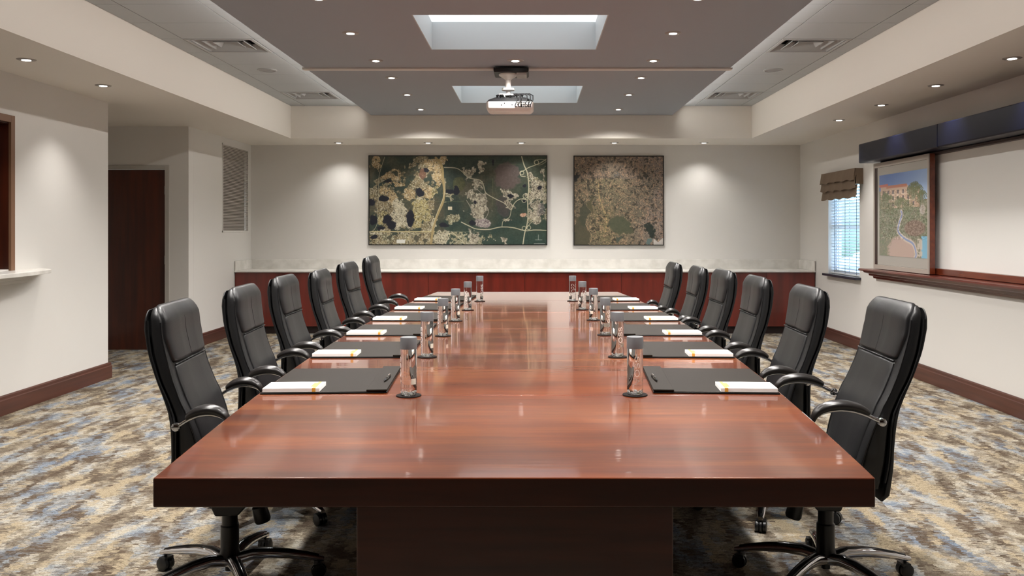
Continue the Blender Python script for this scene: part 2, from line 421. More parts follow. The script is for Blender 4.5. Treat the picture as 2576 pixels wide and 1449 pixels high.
def downlight(x, y, z, label, group, e, ang=100, blend=.75, s=1):
    global dl_used
    o = dl if not dl_used else copy_tree(dl)
    dl_used = True
    o.location = (x, y, z); o.scale = (s, s, 1); tag(o, label, 'downlight', group)
    if e:
        L = spot(0, 0, -.013, e, ang, blend); L.parent = o
EC, EL, ER, EB = 172, 48, 60, 34
ys = [11.15, 9.94, 8.83, 7.94, 6.83, 5.80, 4.7, 3.6, 2.5]
for i, y in enumerate(ys):
    downlight(-1.42, y, ZC, 'recessed downlight in the dark ceiling panel, %s from the far end of the left row' % ORD[i], 'downlights in the left row of the dark panel', EC, 148, .9)
    downlight(1.105, y, ZC, 'recessed downlight in the dark ceiling panel, %s from the far end of the right row' % ORD[i], 'downlights in the right row of the dark panel', EC, 148, .9)
for i, (y, l) in enumerate(((7.94, 'bright round downlight directly above the projector, between the skylights'), (5.75, 'downlight on the centre line, cut by the top of the photo before the nearer skylight'), (3.5, 'downlight on the centre line of the dark panel, over the near end of the table'))):
    downlight(-.15, y, ZC, l, 'downlights on the centre line of the dark panel', EC*.6, 148, .9, s=1.15)
for i, y in enumerate([7.43, 6.3, 5.17, 4.04, 2.9]):
    downlight(-3.65, y, ZS, 'recessed downlight in the left soffit, %s from the door alcove' % ORD[i], 'downlights in the left soffit', EL, 98, .8)
for i, y in enumerate([9.77, 8.59, 7.43, 6.25, 5.1, 3.95, 2.8]):
    downlight(3.44, y, ZS, 'recessed downlight in the right soffit, %s from the back wall' % ORD[i], 'downlights in the right soffit', ER, 96, .75)
for i, x in enumerate([-2.73, -1.466, -.15, 1.163, 2.43]):
    downlight(x, 12.32, ZS, 'small downlight in the soffit along the back wall, %s from the left' % ORD[i], 'downlights along the back wall', EB, 120, .9)

def vent(x, y, label):
    v = empty('ceiling_vent', (x, y, ZT), label, 'ceiling vent', 'square vents in the ceiling tiles')
    h = P/2-.004; hx = .302
    q = MB(); fw = .03
    q.box(-hx, hx, -h, -h+fw, -.004, .012); q.box(-hx, hx, h-fw, h, -.004, .012); q.box(-hx, -hx+fw, -h+fw, h-fw, -.004, .012); q.box(hx-fw, hx, -h+fw, h-fw, -.004, .012)
    q.build('vent_frame', VENTM, v, bevel=.002)
    MB().box(-hx+.01, hx-.01, -h+.01, h-.01, .12, .125).build('vent_throat', VENTD, v)
    for k, (a, zz) in enumerate(((.262, 0.0), (.185, .004), (.11, .008))):
        q = MB(); b_ = a-.05
        for j in range(4):
            ang = j*math.pi/2; c, s_ = math.cos(ang), math.sin(ang)
            def T(px, py, pz): return (c*px-s_*py, s_*px+c*py, pz)
            z0, z1 = zz, zz+.06
            q.add([T(a, -a, z0), T(a, a, z0), T(b_, b_, z1), T(b_, -b_, z1), T(a+.003, -a-.003, z0+.003), T(a+.003, a+.003, z0+.003), T(b_+.003, b_+.003, z1+.003), T(b_+.003, -b_-.003, z1+.003)],
                  [(0, 1, 2, 3), (7, 6, 5, 4), (0, 4, 5, 1), (2, 6, 7, 3)])
        q.build('vent_cone', VENTM, v)
for (x, k, l) in ((-2.735, 0, 'square ceiling vent in the left tile strip, the nearer one'), (-2.735, 5, 'square ceiling vent in the left tile strip, the one by the far wall'),
                  (2.49, 0, 'square ceiling vent in the right tile strip, the nearer one'), (2.49, 5, 'square ceiling vent in the right tile strip, the one by the far wall'),
                  (-2.735, -10, 'square ceiling vent in the left tile strip, behind the viewpoint'), (2.49, -10, 'square ceiling vent in the right tile strip, behind the viewpoint')):
    vent(x, y_first+k*P+P/2, l)
for x, l in ((-2.755, 'round speaker grille in the left ceiling tile strip'), (2.51, 'round speaker grille in the right ceiling tile strip')):
    s_ = empty('ceiling_speaker', (x, 9.08, ZT), l, 'speaker', 'round speakers in the ceiling tiles')
    MB().lathe([(.10, 0), (.10, -.006), (.088, -.009), (.088, 0)], 32, cap=False).build('speaker_rim', VENTM, s_, smooth=40)
    MB().lathe([(.088, -.001), (.086, -.006), (.05, -.008), (.01, -.0085)], 32).build('speaker_mesh', SPK, s_, smooth=60)

# wall grille
gr = empty('wall_grille', (XV, (GY0+GY1)/2, GZ0), 'tall louvred return air grille in the wall left of the maps', 'grille')
hy, hz = (GY1-GY0)/2, GZ1-GZ0
q = MB(); fw = .022
q.box(-.02, .008, -hy, -hy+fw, 0, hz); q.box(-.02, .008, hy-fw, hy, 0, hz); q.box(-.02, .008, -hy, hy, 0, fw); q.box(-.02, .008, -hy, hy, hz-fw, hz)
q.build('grille_frame', WALL, gr, bevel=.002)
MB().box(-.06, -.05, -hy+.01, hy-.01, .01, hz-.01).build('grille_back', GRILLED, gr)
q = MB(); n = 56
for k in range(n):
    z = fw + (hz-2*fw)*(k+.5)/n; t = (hz-2*fw)/n
    q.prism([(-.02, z-t*.2), (-.02, z+t*.2), (.004, z+t*.32), (.004, z-t*.32)], -hy+fw, hy-fw, 'y')
q.build('louvres', GRILLE, gr)

# left pass-through and ledge
pt = empty('service_window', (XL, (OY0+OY1)/2, OZ0), 'dark wood framed service window at the left edge above the white ledge', 'service window')
hy, hz = (OY1-OY0)/2, OZ1-OZ0
q = MB(); cw = .052
q.box(0, .022, -hy-.01, -hy+cw-.01, -.01, hz+.03); q.box(0, .022, hy-cw+.02, hy+.02, -.01, hz+.035); q.box(0, .022, -hy+cw-.01, hy-cw+.02, hz-.02, hz+.035)
q.build('casing', TAN, pt, bevel=.002)
q = MB(); q.box(-.12, .0, hy-.03, hy-.001, 0, hz); q.box(-.12, 0, -hy+.001, -hy+.03, 0, hz); q.box(-.12, 0, -hy, hy, hz-.03, hz-.001)
q.build('jamb', DOORW, pt)
MB().box(-.14, -.11, -hy+.005, hy-.005, .0, hz-.005).build('shutter', DARKB, pt)
lg = empty('wall_shelf', (XL, 5.6, 1.07), 'white quartz ledge with a bowed front edge under the service window', 'ledge')
pts = []
for k in range(25):
    t = -1+2*k/24; y = 1.66*t; pts.append((.001+.035+.27*math.sqrt(max(0, 1-abs(t)**3.2)), y))
poly = [(0.001, -1.68)]+pts+[(0.001, 1.68)]
MB().prism(poly, .008, .04, 'z').build('ledge_top', QUARTZ, lg, bevel=.004)
MB().box(.001, .085, -1.40, 1.40, -.035, .007).box(.001, .06, -1.38, 1.38, -.06, -.036).build('ledge_apron', WALL, lg, bevel=.003)

# ------------------------------------------------------------------ credenza
CY = 11.975; n_un = 6; cx0, cx1 = -4.075, 3.885; uw = (cx1-cx0)/n_un
proto = None
names = ['leftmost, partly behind the left chairs', 'second from the left', 'third from the left', 'third from the right', 'second from the right', 'rightmost, beside the window wall']
for i in range(n_un):
    if proto is None:
        r = empty('cabinet_unit', (cx0, CY, 0), '', 'cabinet')
        MB().box(.001, uw-.001, .022, YB-CY-.002, .10, .845).build('carcass', CAB, r)
        MB().box(.0, uw-.0, .06, .08, .0, .10).build('toe_kick', TOE, r)
        for a, b in ((.002, uw/2-.001), (uw/2+.001, uw-.002)):
            MB().box(a, b, .0, .021, .105, .842).build('door', CAB, r, bevel=.0015)
        proto = r; o = r
    else:
        o = copy_tree(proto)
    o.location = (cx0+i*uw, CY, 0)
    tag(o, 'low mahogany cabinet unit along the back wall, '+names[i], 'cabinet', 'mahogany cabinets along the back wall')
wt = empty('worktop', ((cx0+cx1)/2, CY, .846), 'long white quartz worktop with upstand on the mahogany cabinets', 'worktop')
L2 = (cx1-cx0)/2
MB().box(-L2, L2, -.03, YB-CY-.001, 0, .022).build('slab', QUARTZ, wt, bevel=.003)
q = MB(); q.box(-L2, L2, YB-CY-.022, YB-CY-.002, .0225, .155); q.box(-L2, -L2+.02, -.02, YB-CY-.023, .0225, .155); q.box(L2-.02, L2, -.02, YB-CY-.023, .0225, .155)
q.build('upstand', QUARTZ, wt, bevel=.002)

# ------------------------------------------------------------------ painted pictures (colours per vertex)
def vnoise(h, w, cell, seed, octaves=4, gain=.55):
    rg = np.random.RandomState(seed); out = np.zeros((h, w)); amp = 1; tot = 0; c = cell
    for _ in range(octaves):
        gh, gw = int(h/c)+3, int(w/c)+3; G = rg.rand(gh, gw)
        yy = np.arange(h)/c; xx = np.arange(w)/c; yi = yy.astype(int); xi = xx.astype(int)
        fy = (yy-yi)[:, None]; fx = (xx-xi)[None]; fy = fy*fy*(3-2*fy); fx = fx*fx*(3-2*fx)
        a = G[np.ix_(yi, xi)]; b = G[np.ix_(yi, xi+1)]; c_ = G[np.ix_(yi+1, xi)]; d_ = G[np.ix_(yi+1, xi+1)]
        out += amp*((a*(1-fx)+b*fx)*(1-fy)+(c_*(1-fx)+d_*fx)*fy); tot += amp; amp *= gain; c = max(1.0, c/2)
    return out/tot
def blend(img, mask, colr, k=1.0):
    m_ = np.clip(mask, 0, 1)[..., None]*k; img[:] = img*(1-m_)+np.array(colr, float)*m_
def sdline(X, Y, pts):
    d = np.full(X.shape, 1e9)
    for (x0, y0), (x1, y1) in zip(pts[:-1], pts[1:]):
        dx, dy = x1-x0, y1-y0; t = np.clip(((X-x0)*dx+(Y-y0)*dy)/(dx*dx+dy*dy+1e-9), 0, 1)
        d = np.minimum(d, np.hypot(X-x0-t*dx, Y-y0-t*dy))
    return d
def smooth_pts(p, n=8):
    out = []
    for i in range(len(p)-1):
        p0 = p[max(i-1, 0)]; p1 = p[i]; p2 = p[i+1]; p3 = p[min(i+2, len(p)-1)]
        for k in range(n):
            t = k/n
            out.append(tuple(.5*((2*p1[j])+(-p0[j]+p2[j])*t+(2*p0[j]-5*p1[j]+4*p2[j]-p3[j])*t*t+(-p0[j]+3*p1[j]-3*p2[j]+p3[j])*t**3) for j in (0, 1)))
    out.append(tuple(p[-1])); return out
def big_map():
    W, H = 640, 320; s = 1445/W
    X, Y = np.meshgrid(90+np.arange(W)*s, 68+np.arange(H)*727/H)
    n1 = vnoise(H, W, 60, 1, 5); n2 = vnoise(H, W, 14, 2, 4, .7); n3 = vnoise(H, W, 5, 3, 3, .8); dxn = (vnoise(H, W, 24, 4, 4, .6)-.5)*120; dyn = (vnoise(H, W, 24, 5, 4, .6)-.5)*120
    img = np.zeros((H, W, 3)); img[:] = (66, 74, 64)
    blend(img, (n1-.42)*4, (86, 84, 70)); blend(img, (.47-n1)*5, (50, 62, 58)); blend(img, (X-1050)/400*(n2 > .0)*.5, (62, 78, 66)); blend(img, ((Y-450)/300)*((X > 700)*1.)*.6, (48, 70, 64))
    img *= (.82+.36*n3)[..., None]
    def ell(cx, cy, rx, ry, d=1.0): return 1-np.hypot((X+dxn*d-cx)/rx, (Y+dyn*d-cy)/ry)
    def blob(cx, cy, rx, ry, c, d=1.0, tex=.25, k=1.0):
        mk = np.clip(ell(cx, cy, rx, ry, d)*8, 0, 1); cc = np.array(c)[None, None]*(1-tex+2*tex*n3)[..., None]
        img[:] = img*(1-mk[..., None]*k)+cc*mk[..., None]*k
    sand, yel, pale, lake, dense, mauve = (172, 150, 112), (160, 148, 104), (178, 170, 146), (36, 38, 46), (138, 134, 108), (146, 134, 134)
    blob(1210, 230, 110, 120, (98, 84, 82), .6, .1, .8); blob(1180, 480, 60, 100, (84, 74, 76), .5, .1, .6); blob(820, 300, 60, 60, (86, 88, 60), .6, .2, .8)
    rg = (vnoise(H, W, 34, 12, 4, .6) > .50) & (X < 620) & (Y > 60+.0*X) & ((X-90)*.5+Y*.9 > 260); cc = np.array((150, 134, 102))[None, None]*(.75+.5*n3)[..., None]; img[rg] = img[rg]*.25+cc[rg]*.75
    rg = (vnoise(H, W, 20, 13, 4, .7) > .54) & (((Y > 690) & (X < 1120)) | ((X > 1385) & (Y > 240) & (Y < 620))); cc = np.array((178, 166, 132))[None, None]*(.75+.5*n3)[..., None]; img[rg] = img[rg]*.3+cc[rg]*.7
    for a in ((160, 130, 50, 60), (270, 240, 90, 34), (205, 345, 45, 30), (330, 300, 60, 20), (600, 120, 70, 50), (645, 230, 55, 90), (690, 100, 50, 30), (410, 370, 55, 50), (590, 370, 60, 55), (250, 400, 60, 50)): blob(*a, sand)
    for a in ((510, 480, 90, 55), (490, 570, 70, 100), (640, 350, 40, 50), (180, 570, 50, 40)): blob(*a, yel, 1.2, .35)
    for a in ((300, 470, 60, 40), (330, 560, 60, 90), (380, 640, 50, 40), (680, 735, 75, 55), (610, 640, 40, 40), (150, 705, 70, 25), (480, 420, 25, 25)): blob(*a, pale, 1.1, .3)
    for a in ((895, 195, 46, 48), (990, 165, 38, 46), (970, 300, 34, 50), (1240, 390, 62, 52), (1235, 470, 35, 36), (1010, 430, 50, 50), (980, 520, 85, 60), (930, 390, 45, 45), (1455, 350, 80, 80), (1440, 470, 50, 55), (1450, 560, 70, 45), (1405, 250, 45, 30), (780, 580, 70, 42), (750, 400, 50, 30), (1205, 610, 46, 24), (960, 735, 70, 50), (240, 745, 50, 30), (1200, 750, 40, 40), (1500, 200, 20, 60)): blob(*a, dense if a[0] < 850 else (158, 150, 132), 1.2, .5)
    blob(1010, 615, 72, 42, mauve, .3, .1); blob(1345, 548, 30, 15, (190, 150, 125), .2, .1); blob(520, 210, 32, 50, (120, 92, 76), .4); blob(1490, 500, 40, 60, mauve, .8, .2, .6)
    # speckled built-up texture inside the developed areas
    spk = (vnoise(H, W, 3.2, 9, 2, .9) > .58); dev = (img.mean(2) > 105)
    img[spk & dev & (n2 > .46)] *= .55; spk2 = (vnoise(H, W, 3.0, 10, 2, .9) > .62); img[spk2 & dev] = img[spk2 & dev]*.4+np.array((225, 220, 200))*.6
    for a in ((420, 580, 34, 80), (205, 415, 42, 26), (232, 590, 40, 36), (270, 635, 46, 34), (180, 660, 30, 20), (100, 440, 34, 30), (240, 280, 45, 10), (500, 360, 35, 35), (550, 180, 20, 22), (745, 360, 36, 26), (800, 350, 26, 40), (1240, 400, 24, 20), (1480, 335, 20, 20), (1345, 310, 16, 16), (120, 590, 30, 40), (1355, 440, 16, 16), (925, 615, 26, 22), (1100, 120, 12, 30), (960, 440, 14, 14), (120, 740, 30, 20), (700, 640, 40, 20)): blob(*a, lake, .35, .08)
    def road(pts, w, c=(206, 200, 170), k=1.0):
        d = sdline(X, Y, smooth_pts(pts) if len(pts) > 2 else pts); blend(img, (w*.72-d)/1.6+.5, [v*.93 for v in c], k)
    road([(1330, 70), (1350, 140), (1378, 210), (1388, 320), (1380, 440), (1382, 560), (1372, 640), (1355, 700), (1340, 800)], 6)
    road([(1535, 90), (1470, 130), (1390, 160), (1350, 185), (1320, 200), (1325, 230), (1360, 235)], 4)
    road([(1435, 120), (1450, 100), (1500, 95), (1530, 110), (1480, 140), (1435, 130)], 3, k=.8)
    road([(700, 160), (790, 165), (840, 190), (900, 245), (990, 265), (1020, 310), (1040, 370), (1110, 415), (1190, 455), (1225, 495), (1245, 510)], 5, (190, 184, 160))
    road([(1245, 510), (1275, 450), (1320, 420), (1370, 425)], 4); road([(1245, 510), (1230, 570), (1180, 600), (1170, 650)], 3.5, k=.9)
    road([(840, 610), (900, 640), (960, 665), (1060, 670), (1160, 650), (1260, 655), (1360, 680), (1440, 674), (1535, 678)], 5)
    road([(90, 688), (620, 688)], 4.5, (210, 196, 150)); road([(620, 688), (1000, 690)], 2, (160, 160, 130), .7)
    road([(630, 80), (680, 150), (690, 260), (700, 350), (690, 440), (640, 560), (610, 660), (590, 790)], 13, (176, 156, 112)); road([(705, 250), (700, 380), (640, 540), (600, 660)], 3, (215, 205, 170))
    road([(215, 75), (190, 150), (168, 240), (165, 400), (155, 520), (160, 600), (130, 670), (95, 690)], 3, (176, 170, 145))
    road([(760, 690), (820, 740), (870, 790)], 6, (196, 186, 155)); road([(1440, 590), (1400, 620), (1365, 670)], 3)
    for c in ((1360, 395, 18), (1350, 430, 18), (1350, 660, 16), (1388, 655, 16), (1332, 205, 16), (1450, 118, 18)):
        d = np.abs(np.hypot(X-c[0], Y-c[1])-c[2]); blend(img, (2.5-d)/1.5+.5, (206, 200, 170), .85)
    for l in (((430, 195), (430, 330)), ((430, 195), (490, 195)), ((550, 505), (550, 680)), ((610, 440), (860, 440)), ((90, 505), (165, 505)), ((310, 440), (430, 440)), ((430, 440), (430, 500)), ((1060, 130), (1330, 135)), ((1095, 250), (1095, 470)), ((395, 690), (395, 790)), ((735, 440), (735, 510)), ((1530, 170), (1530, 270))): road(list(l), 1.2, (150, 160, 110), .6)
    road([(880, 430), (910, 480), (930, 530), (960, 580), (1030, 580), (1060, 520), (1040, 470), (1045, 410), (1000, 370), (960, 340), (905, 350), (895, 400)], 3, (190, 184, 170), .8)
    blend(img, ((np.abs(X-347) < 34) & (np.abs(Y-768) < 14))*1., (214, 214, 206)); blend(img, ((np.abs(X-748) < 17) & (np.abs(Y-496) < 13))*1., (206, 196, 168))
    blend(img, ((np.abs(X-1475) < 45) & (np.abs(Y-787) < 3))*1., (200, 205, 195), .8); blend(img, ((np.abs(X-1470) < 28) & (np.abs(Y-755) < 2))*1., (200, 205, 195), .6); blend(img, ((np.abs(X-1467) < 2) & (np.abs(Y-735) < 22))*1., (200, 205, 195), .6)
    img = img*.92; return img
def small_map():
    W, H = 330, 330; X, Y = np.meshgrid(np.arange(W)/W, np.arange(H)/H)
    n1 = vnoise(H, W, 70, 21, 4); n2 = vnoise(H, W, 7, 22, 4, .8); n3 = vnoise(H, W, 3.5, 23, 2, .9); n4 = vnoise(H, W, 10, 24, 3, .7)
    img = np.zeros((H, W, 3)); img[:] = (112, 100, 88)
    blend(img, (X-.45)*2.2, (124, 112, 104)); blend(img, (.5-np.abs(X-.33))*2*(Y > .25), (104, 98, 74)); blend(img, (n1-.5)*5, (96, 92, 78), .6)
    blend(img, (n2-.54)*9, (158, 126, 102), .6); blend(img, (n3-.66)*10, (190, 160, 128), .7); blend(img, (.40-n4)*12, (52, 50, 44), .8); blend(img, (.36-n3)*9, (60, 58, 52), .8)
    dd = (vnoise(H, W, 26, 25, 3)-.5)*.16
    for cx, cy, rx, ry, c in ((.05, .9, .10, .25, (72, 70, 56)), (.1, .65, .07, .14, (66, 68, 56)), (.52, .78, .13, .09, (74, 78, 62)), (.5, .93, .05, .05, (66, 74, 66)), (.03, .25, .03, .05, (40, 42, 40)), (.48, .22, .05, .03, (92, 90, 84)), (.86, .84, .05, .07, (40, 48, 44)), (.83, .25, .02, .02, (60, 60, 56)), (.2, .55, .04, .1, (78, 76, 58)), (.83, .95, .04, .05, (84, 104, 104))):
        mk = np.clip((1-np.hypot((X+dd-cx)/rx, (Y+dd-cy)/ry))*7, 0, 1); blend(img, mk, c, .9)
    d = sdline(X, Y, smooth_pts([(.27, .3), (.28, .45), (.32, .58), (.36, .7), (.35, .85)])); blend(img, (.012-d)*60*(n2 > .42), (206, 176, 120), .8)
    blend(img, ((Y > .97-(np.abs(X-.94))*.9) & (X > .89) & (Y > .92))*1., (190, 186, 180), .8)
    return img
def resort_photo():
    W, H = 220, 290; X, Y = np.meshgrid(np.arange(W)/W, np.arange(H)/H)
    n1 = vnoise(H, W, 12, 31, 4, .75); n2 = vnoise(H, W, 5, 32, 3, .8); n3 = vnoise(H, W, 40, 33, 3)
    img = np.zeros((H, W, 3)); img[:] = (118, 118, 98)
    blend(img, (n1-.45)*6, (96, 110, 80), .8); blend(img, (n2-.58)*8, (160, 148, 120), .6)
    sky = Y < .20+.04*(n1-.5)+.14*(X > .86)
    k = np.clip((.85-X)*.9+(.1-Y)*.8+.35, 0, 1)[..., None]; skyc = np.array((176, 204, 240))*(1-k)+np.array((74, 112, 190))*k
    img = np.where(sky[..., None], skyc, img)
    def rect(x0, x1, y0, y1, c, kk=1.): blend(img, ((X > x0) & (X < x1) & (Y > y0) & (Y < y1))*1., c, kk)
    rect(.03, .62, .155, .42, (196, 164, 140)); rect(.62, .85, .2, .42, (188, 156, 130)); rect(.0, .2, .12, .155, (190, 96, 84)); rect(.16, .60, .14, .175, (182, 110, 88)); rect(.60, .84, .19, .21, (176, 112, 92))
    for i in range(7):
        for j in range(3): rect(.08+i*.105, .12+i*.105, .2+j*.075, .245+j*.075, (96, 84, 84)); rect(.065+i*.105, .135+i*.105, .25+j*.075, .258+j*.075, (224, 206, 184))
    for cx, cy, rx, ry in ((.12, .34, .12, .13), (.73, .24, .12, .1), (.42, .36, .09, .08), (.86, .3, .08, .08), (.6, .4, .12, .07), (.25, .42, .1, .08)):
        mk = np.clip((1-np.hypot((X-cx)/rx, (Y-cy)/ry))*4+(n2-.5)*7, 0, 1)*(np.hypot((X-cx)/rx, (Y-cy)/ry) < 1.1); blend(img, mk, (98, 104, 74), .85)
    pool = ((X > .88) & (Y > .75)); blend(img, pool*1., (112, 178, 214)); 
    mk = np.clip((1-np.hypot((X-.5)/.33, (Y-.92)/.18))*6+(n1-.5)*3, 0, 1); blend(img, mk, (186, 158, 146)); mk = np.clip((1-np.hypot((X-.75)/.22, (Y-.66)/.1))*6, 0, 1); blend(img, mk, (128, 106, 92))
    mk = np.clip((1-np.hypot((X-.9)/.06, (Y-.45)/.06))*6, 0, 1); blend(img, mk, (210, 196, 190), .7)
    pth = smooth_pts([(.48, .46), (.5, .5), (.44, .6), (.42, .7), (.55, .78), (.72, .84), (.78, .95), (.76, 1.)])
    d = sdline(X, Y, pth); blend(img, (.035-d)*60, (214, 200, 186)); blend(img, (.016-d)*120, (126, 142, 190))
    blend(img, ((Y > .78) & (X > .8) & (X < .9))*(n1 > .4), (216, 200, 186), .8)
    tx = (vnoise(H, W, 4, 35, 3, .85)-.5)[..., None]*150*(~sky)[..., None]*(Y < .8)[..., None]; img = img+tx
    for cx, cy in ((.68, .20), (.76, .17), (.83, .21), (.14, .27), (.24, .30), (.9, .28), (.5, .34)):      # palm crowns
        for k in range(11):
            a = k*2*math.pi/11+.3; d = sdline(X, Y, smooth_pts([(cx, cy), (cx+.045*math.cos(a), cy-.012+.03*math.sin(a)), (cx+.085*math.cos(a), cy+.02+.05*math.sin(a))], 4)); blend(img, (.009-d)*160, (86, 96, 62), .85)
        blend(img, (.007-sdline(X, Y, [(cx, cy), (cx+.01, cy+.2)]))*160, (120, 100, 78), .8)
    img = np.clip(img, 0, 255)*.8+np.array((180, 176, 168))*.2
    return img
def paint_obj(name, img, parent, origin, ux, uy, rough=.35, gain=1.0):
    """grid whose vertices carry the picture; origin = top-left corner, ux to the right, uy downwards"""
    H, W = img.shape[:2]; ii, jj = np.meshgrid(np.linspace(0, 1, W), np.linspace(0, 1, H))
    o_, ux, uy = np.array(origin, float), np.array(ux, float), np.array(uy, float)
    co = (o_[None, None]+ii[..., None]*ux+jj[..., None]*uy).reshape(-1, 3)
    me = bpy.data.meshes.new(name); nv = H*W; nf = (H-1)*(W-1)
    me.vertices.add(nv); me.vertices.foreach_set('co', co.astype(np.float32).ravel())
    a = (np.arange(H-1)[:, None]*W+np.arange(W-1)[None]).ravel(); q = np.stack([a, a+W, a+W+1, a+1], 1).astype(np.int32)
    me.loops.add(nf*4); me.loops.foreach_set('vertex_index', q.ravel()); me.polygons.add(nf); me.polygons.foreach_set('loop_start', np.arange(nf, dtype=np.int32)*4)
    me.update(calc_edges=True); me.validate()
    ca = me.color_attributes.new('picture', 'FLOAT_COLOR', 'POINT'); c = np.clip(img/255, 0, 1); c = np.where(c <= .04045, c/12.92, ((c+.055)/1.055)**2.4)*gain
    ca.data.foreach_set('color', np.concatenate([c.reshape(-1, 3), np.ones((nv, 1))], 1).astype(np.float32).ravel())
    m_ = bpy.data.materials.new(name+'_print'); m_.use_nodes = True; nt = m_.node_tree; b = nt.nodes['Principled BSDF']; at = nt.nodes.new('ShaderNodeVertexColor'); at.layer_name = 'picture'
    nt.links.new(at.outputs[0], b.inputs['Base Color']); b.inputs['Roughness'].default_value = rough; b.inputs['Specular IOR Level'].default_value = .35
    me.materials.append(m_); o = bpy.data.objects.new(name, me); C.objects.link(o); o.parent = parent; return o
def framed_map(x0, x1, z0, z1, img, label):
    r = empty('aerial_map', ((x0+x1)/2, YB, z0), label, 'framed map', 'aerial maps on the back wall'); h = (x1-x0)/2; H = z1-z0
    q = MB(); w_ = .012
    q.box(-h, -h+w_, -.045, -.002, 0, H); q.box(h-w_, h, -.045, -.002, 0, H); q.box(-h+w_, h-w_, -.045, -.002, 0, w_); q.box(-h+w_, h-w_, -.045, -.002, H-w_, H)
    q.build('frame', FRAMEB, r); MB().box(-h+w_, h-w_, -.03, -.002, w_, H-w_).build('backing', FRAMEB, r)
    paint_obj('print', img, r, (-h+w_, -.036, H-w_), (2*h-2*w_, 0, 0), (0, 0, -(H-2*w_)))
framed_map(-2.365, .224, CAM-.224, CAM+1.077, big_map(), 'wide framed aerial map with dark green land and pale roads on the back wall')
framed_map(.604, 1.912, CAM-.228, CAM+1.072, small_map(), 'square framed aerial map of dense brown city blocks on the back wall')

# ------------------------------------------------------------------ whiteboard wall
VY0, VY1 = 4.3, 9.57
va = empty('valance', (XR, (VY0+VY1)/2, 2.158), 'navy leather wrapped valance above the whiteboard on the right wall', 'valance')
hy = (VY1-VY0)/2; sy = 7.71-(VY0+VY1)/2
for a, b in ((-hy, sy-.0015), (sy+.0015, hy)):
    MB().box(3.583-XR, -.001, a, b, 0, .209).build('valance_panel', NAVY, va, bevel=.012, seg=4)
wb = empty('whiteboard', (XR, 6.2, 1.08), 'long whiteboard set in a cherry frame on the right wall', 'whiteboard')
def bx(x0, x1, y0, y1, z0, z1): return MB().box(x0-XR, x1-XR, y0-6.2, y1-6.2, z0-1.08, z1-1.08)
bx(3.80, 3.893, 4.45, 9.36, 1.07, 2.13).build('writing_surface', WBOARD, wb)
bx(3.755, 3.893, 4.4, 9.41, 2.131, 2.155).build('header_rail', DARKB, wb, bevel=.002)
bx(3.765, 3.893, 4.4, 9.41, 1.012, 1.069).build('bottom_rail', CHERRY, wb, bevel=.004)
bx(3.765, 3.893, 9.361, 9.41, 1.07, 2.13).build('side_post', CHERRY, wb, bevel=.003)
bx(3.765, 3.893, 4.4, 4.449, 1.07, 2.13).build('side_post', CHERRY, wb, bevel=.003)
sp = empty('sliding_panel', (3.69, 8.77, 1.014), 'sliding display panel with a resort photo at the far end of the whiteboard', 'display panel')
def bx(x0, x1, y0, y1, z0, z1): return MB().box(x0-3.69, x1-3.69, y0-8.77, y1-8.77, z0-1.014, z1-1.014)
q = MB()
for (a, b, c, d_) in ((8.115, 8.145, 1.014, 2.14), (9.395, 9.43, 1.014, 2.14), (8.145, 9.395, 1.014, 1.058), (8.145, 9.395, 2.09, 2.14)): q.box(.0, .012, a-8.77, b-8.77, c-1.014, d_-1.014)
q.build('panel_frame', PANELF, sp, bevel=.002)
bx(3.7025, 3.752, 8.115, 9.43, 1.014, 2.14).build('panel_body', CHERRY, sp, bevel=.003)
bx(3.696, 3.702, 8.147, 9.33, 1.06, 2.088).build('panel_board', PANELB, sp)
bx(3.694, 3.702, 9.332, 9.393, 1.06, 2.088).build('panel_groove', DARKB, sp)
ph = paint_obj('photo_print', resort_photo(), sp, (3.6945-3.69, 9.277-8.77, 2.005-1.014), (0, -1.132, 0), (0, 0, -.845), .25)
sh = empty('display_shelf', (XR, 6.2, .90), 'moulded cherry wood shelf under the whiteboard', 'shelf')
prof = [(3.72, .905), (3.70, .905), (3.695, .925), (3.665, .935), (3.66, .952), (3.625, .965), (3.615, .982), (3.583, .985), (3.578, .995), (3.583, 1.009), (3.893, 1.009), (3.893, .932), (3.72, .932)]
rs = []
for k, y in ((1, 9.43), (0, 2.5)):
    rs.append([Vector((x-XR, y+(max(0, (3.72-x)) if k else 0)-6.2, z-.90)) for x, z in prof])
MB().rings(rs).build('shelf_moulding', CHERRYD, sh)

# window dressing
bl = empty('window_blind', (XR+.05, (WY0+WY1)/2, WZ0), 'white slatted venetian blind in the narrow window', 'blind')
hy = (WY1-WY0)/2-.02; hz = WZ1-WZ0
q = MB(); ns = 30
for k in range(ns):
    z = .04+(hz-.1)*k/(ns-1)
    q.prism([(-.022, z+.008), (-.022, z+.011), (.022, z-.008), (.022, z-.011)], -hy, hy, 'y')
q.build('slats', BLINDM, bl)
MB().box(-.028, .028, -hy, hy, hz-.055, hz-.014).build('headrail', BLINDM, bl); MB().box(-.025, .025, -hy, hy, .006, .026).build('bottom_rail', BLINDM, bl, bevel=.003)
q = MB()
for y in (-hy*.72, hy*.72, 0):
    for x in (-.027, .027): q.box(x-.0015, x+.0015, y-.004, y+.004, .02, hz-.05)
q.build('ladder_cord', CORDM, bl)
rs_ = empty('roman_shade', (XR, 10.85, 1.81), 'taupe fabric shade in three layered folds over the window', 'shade')
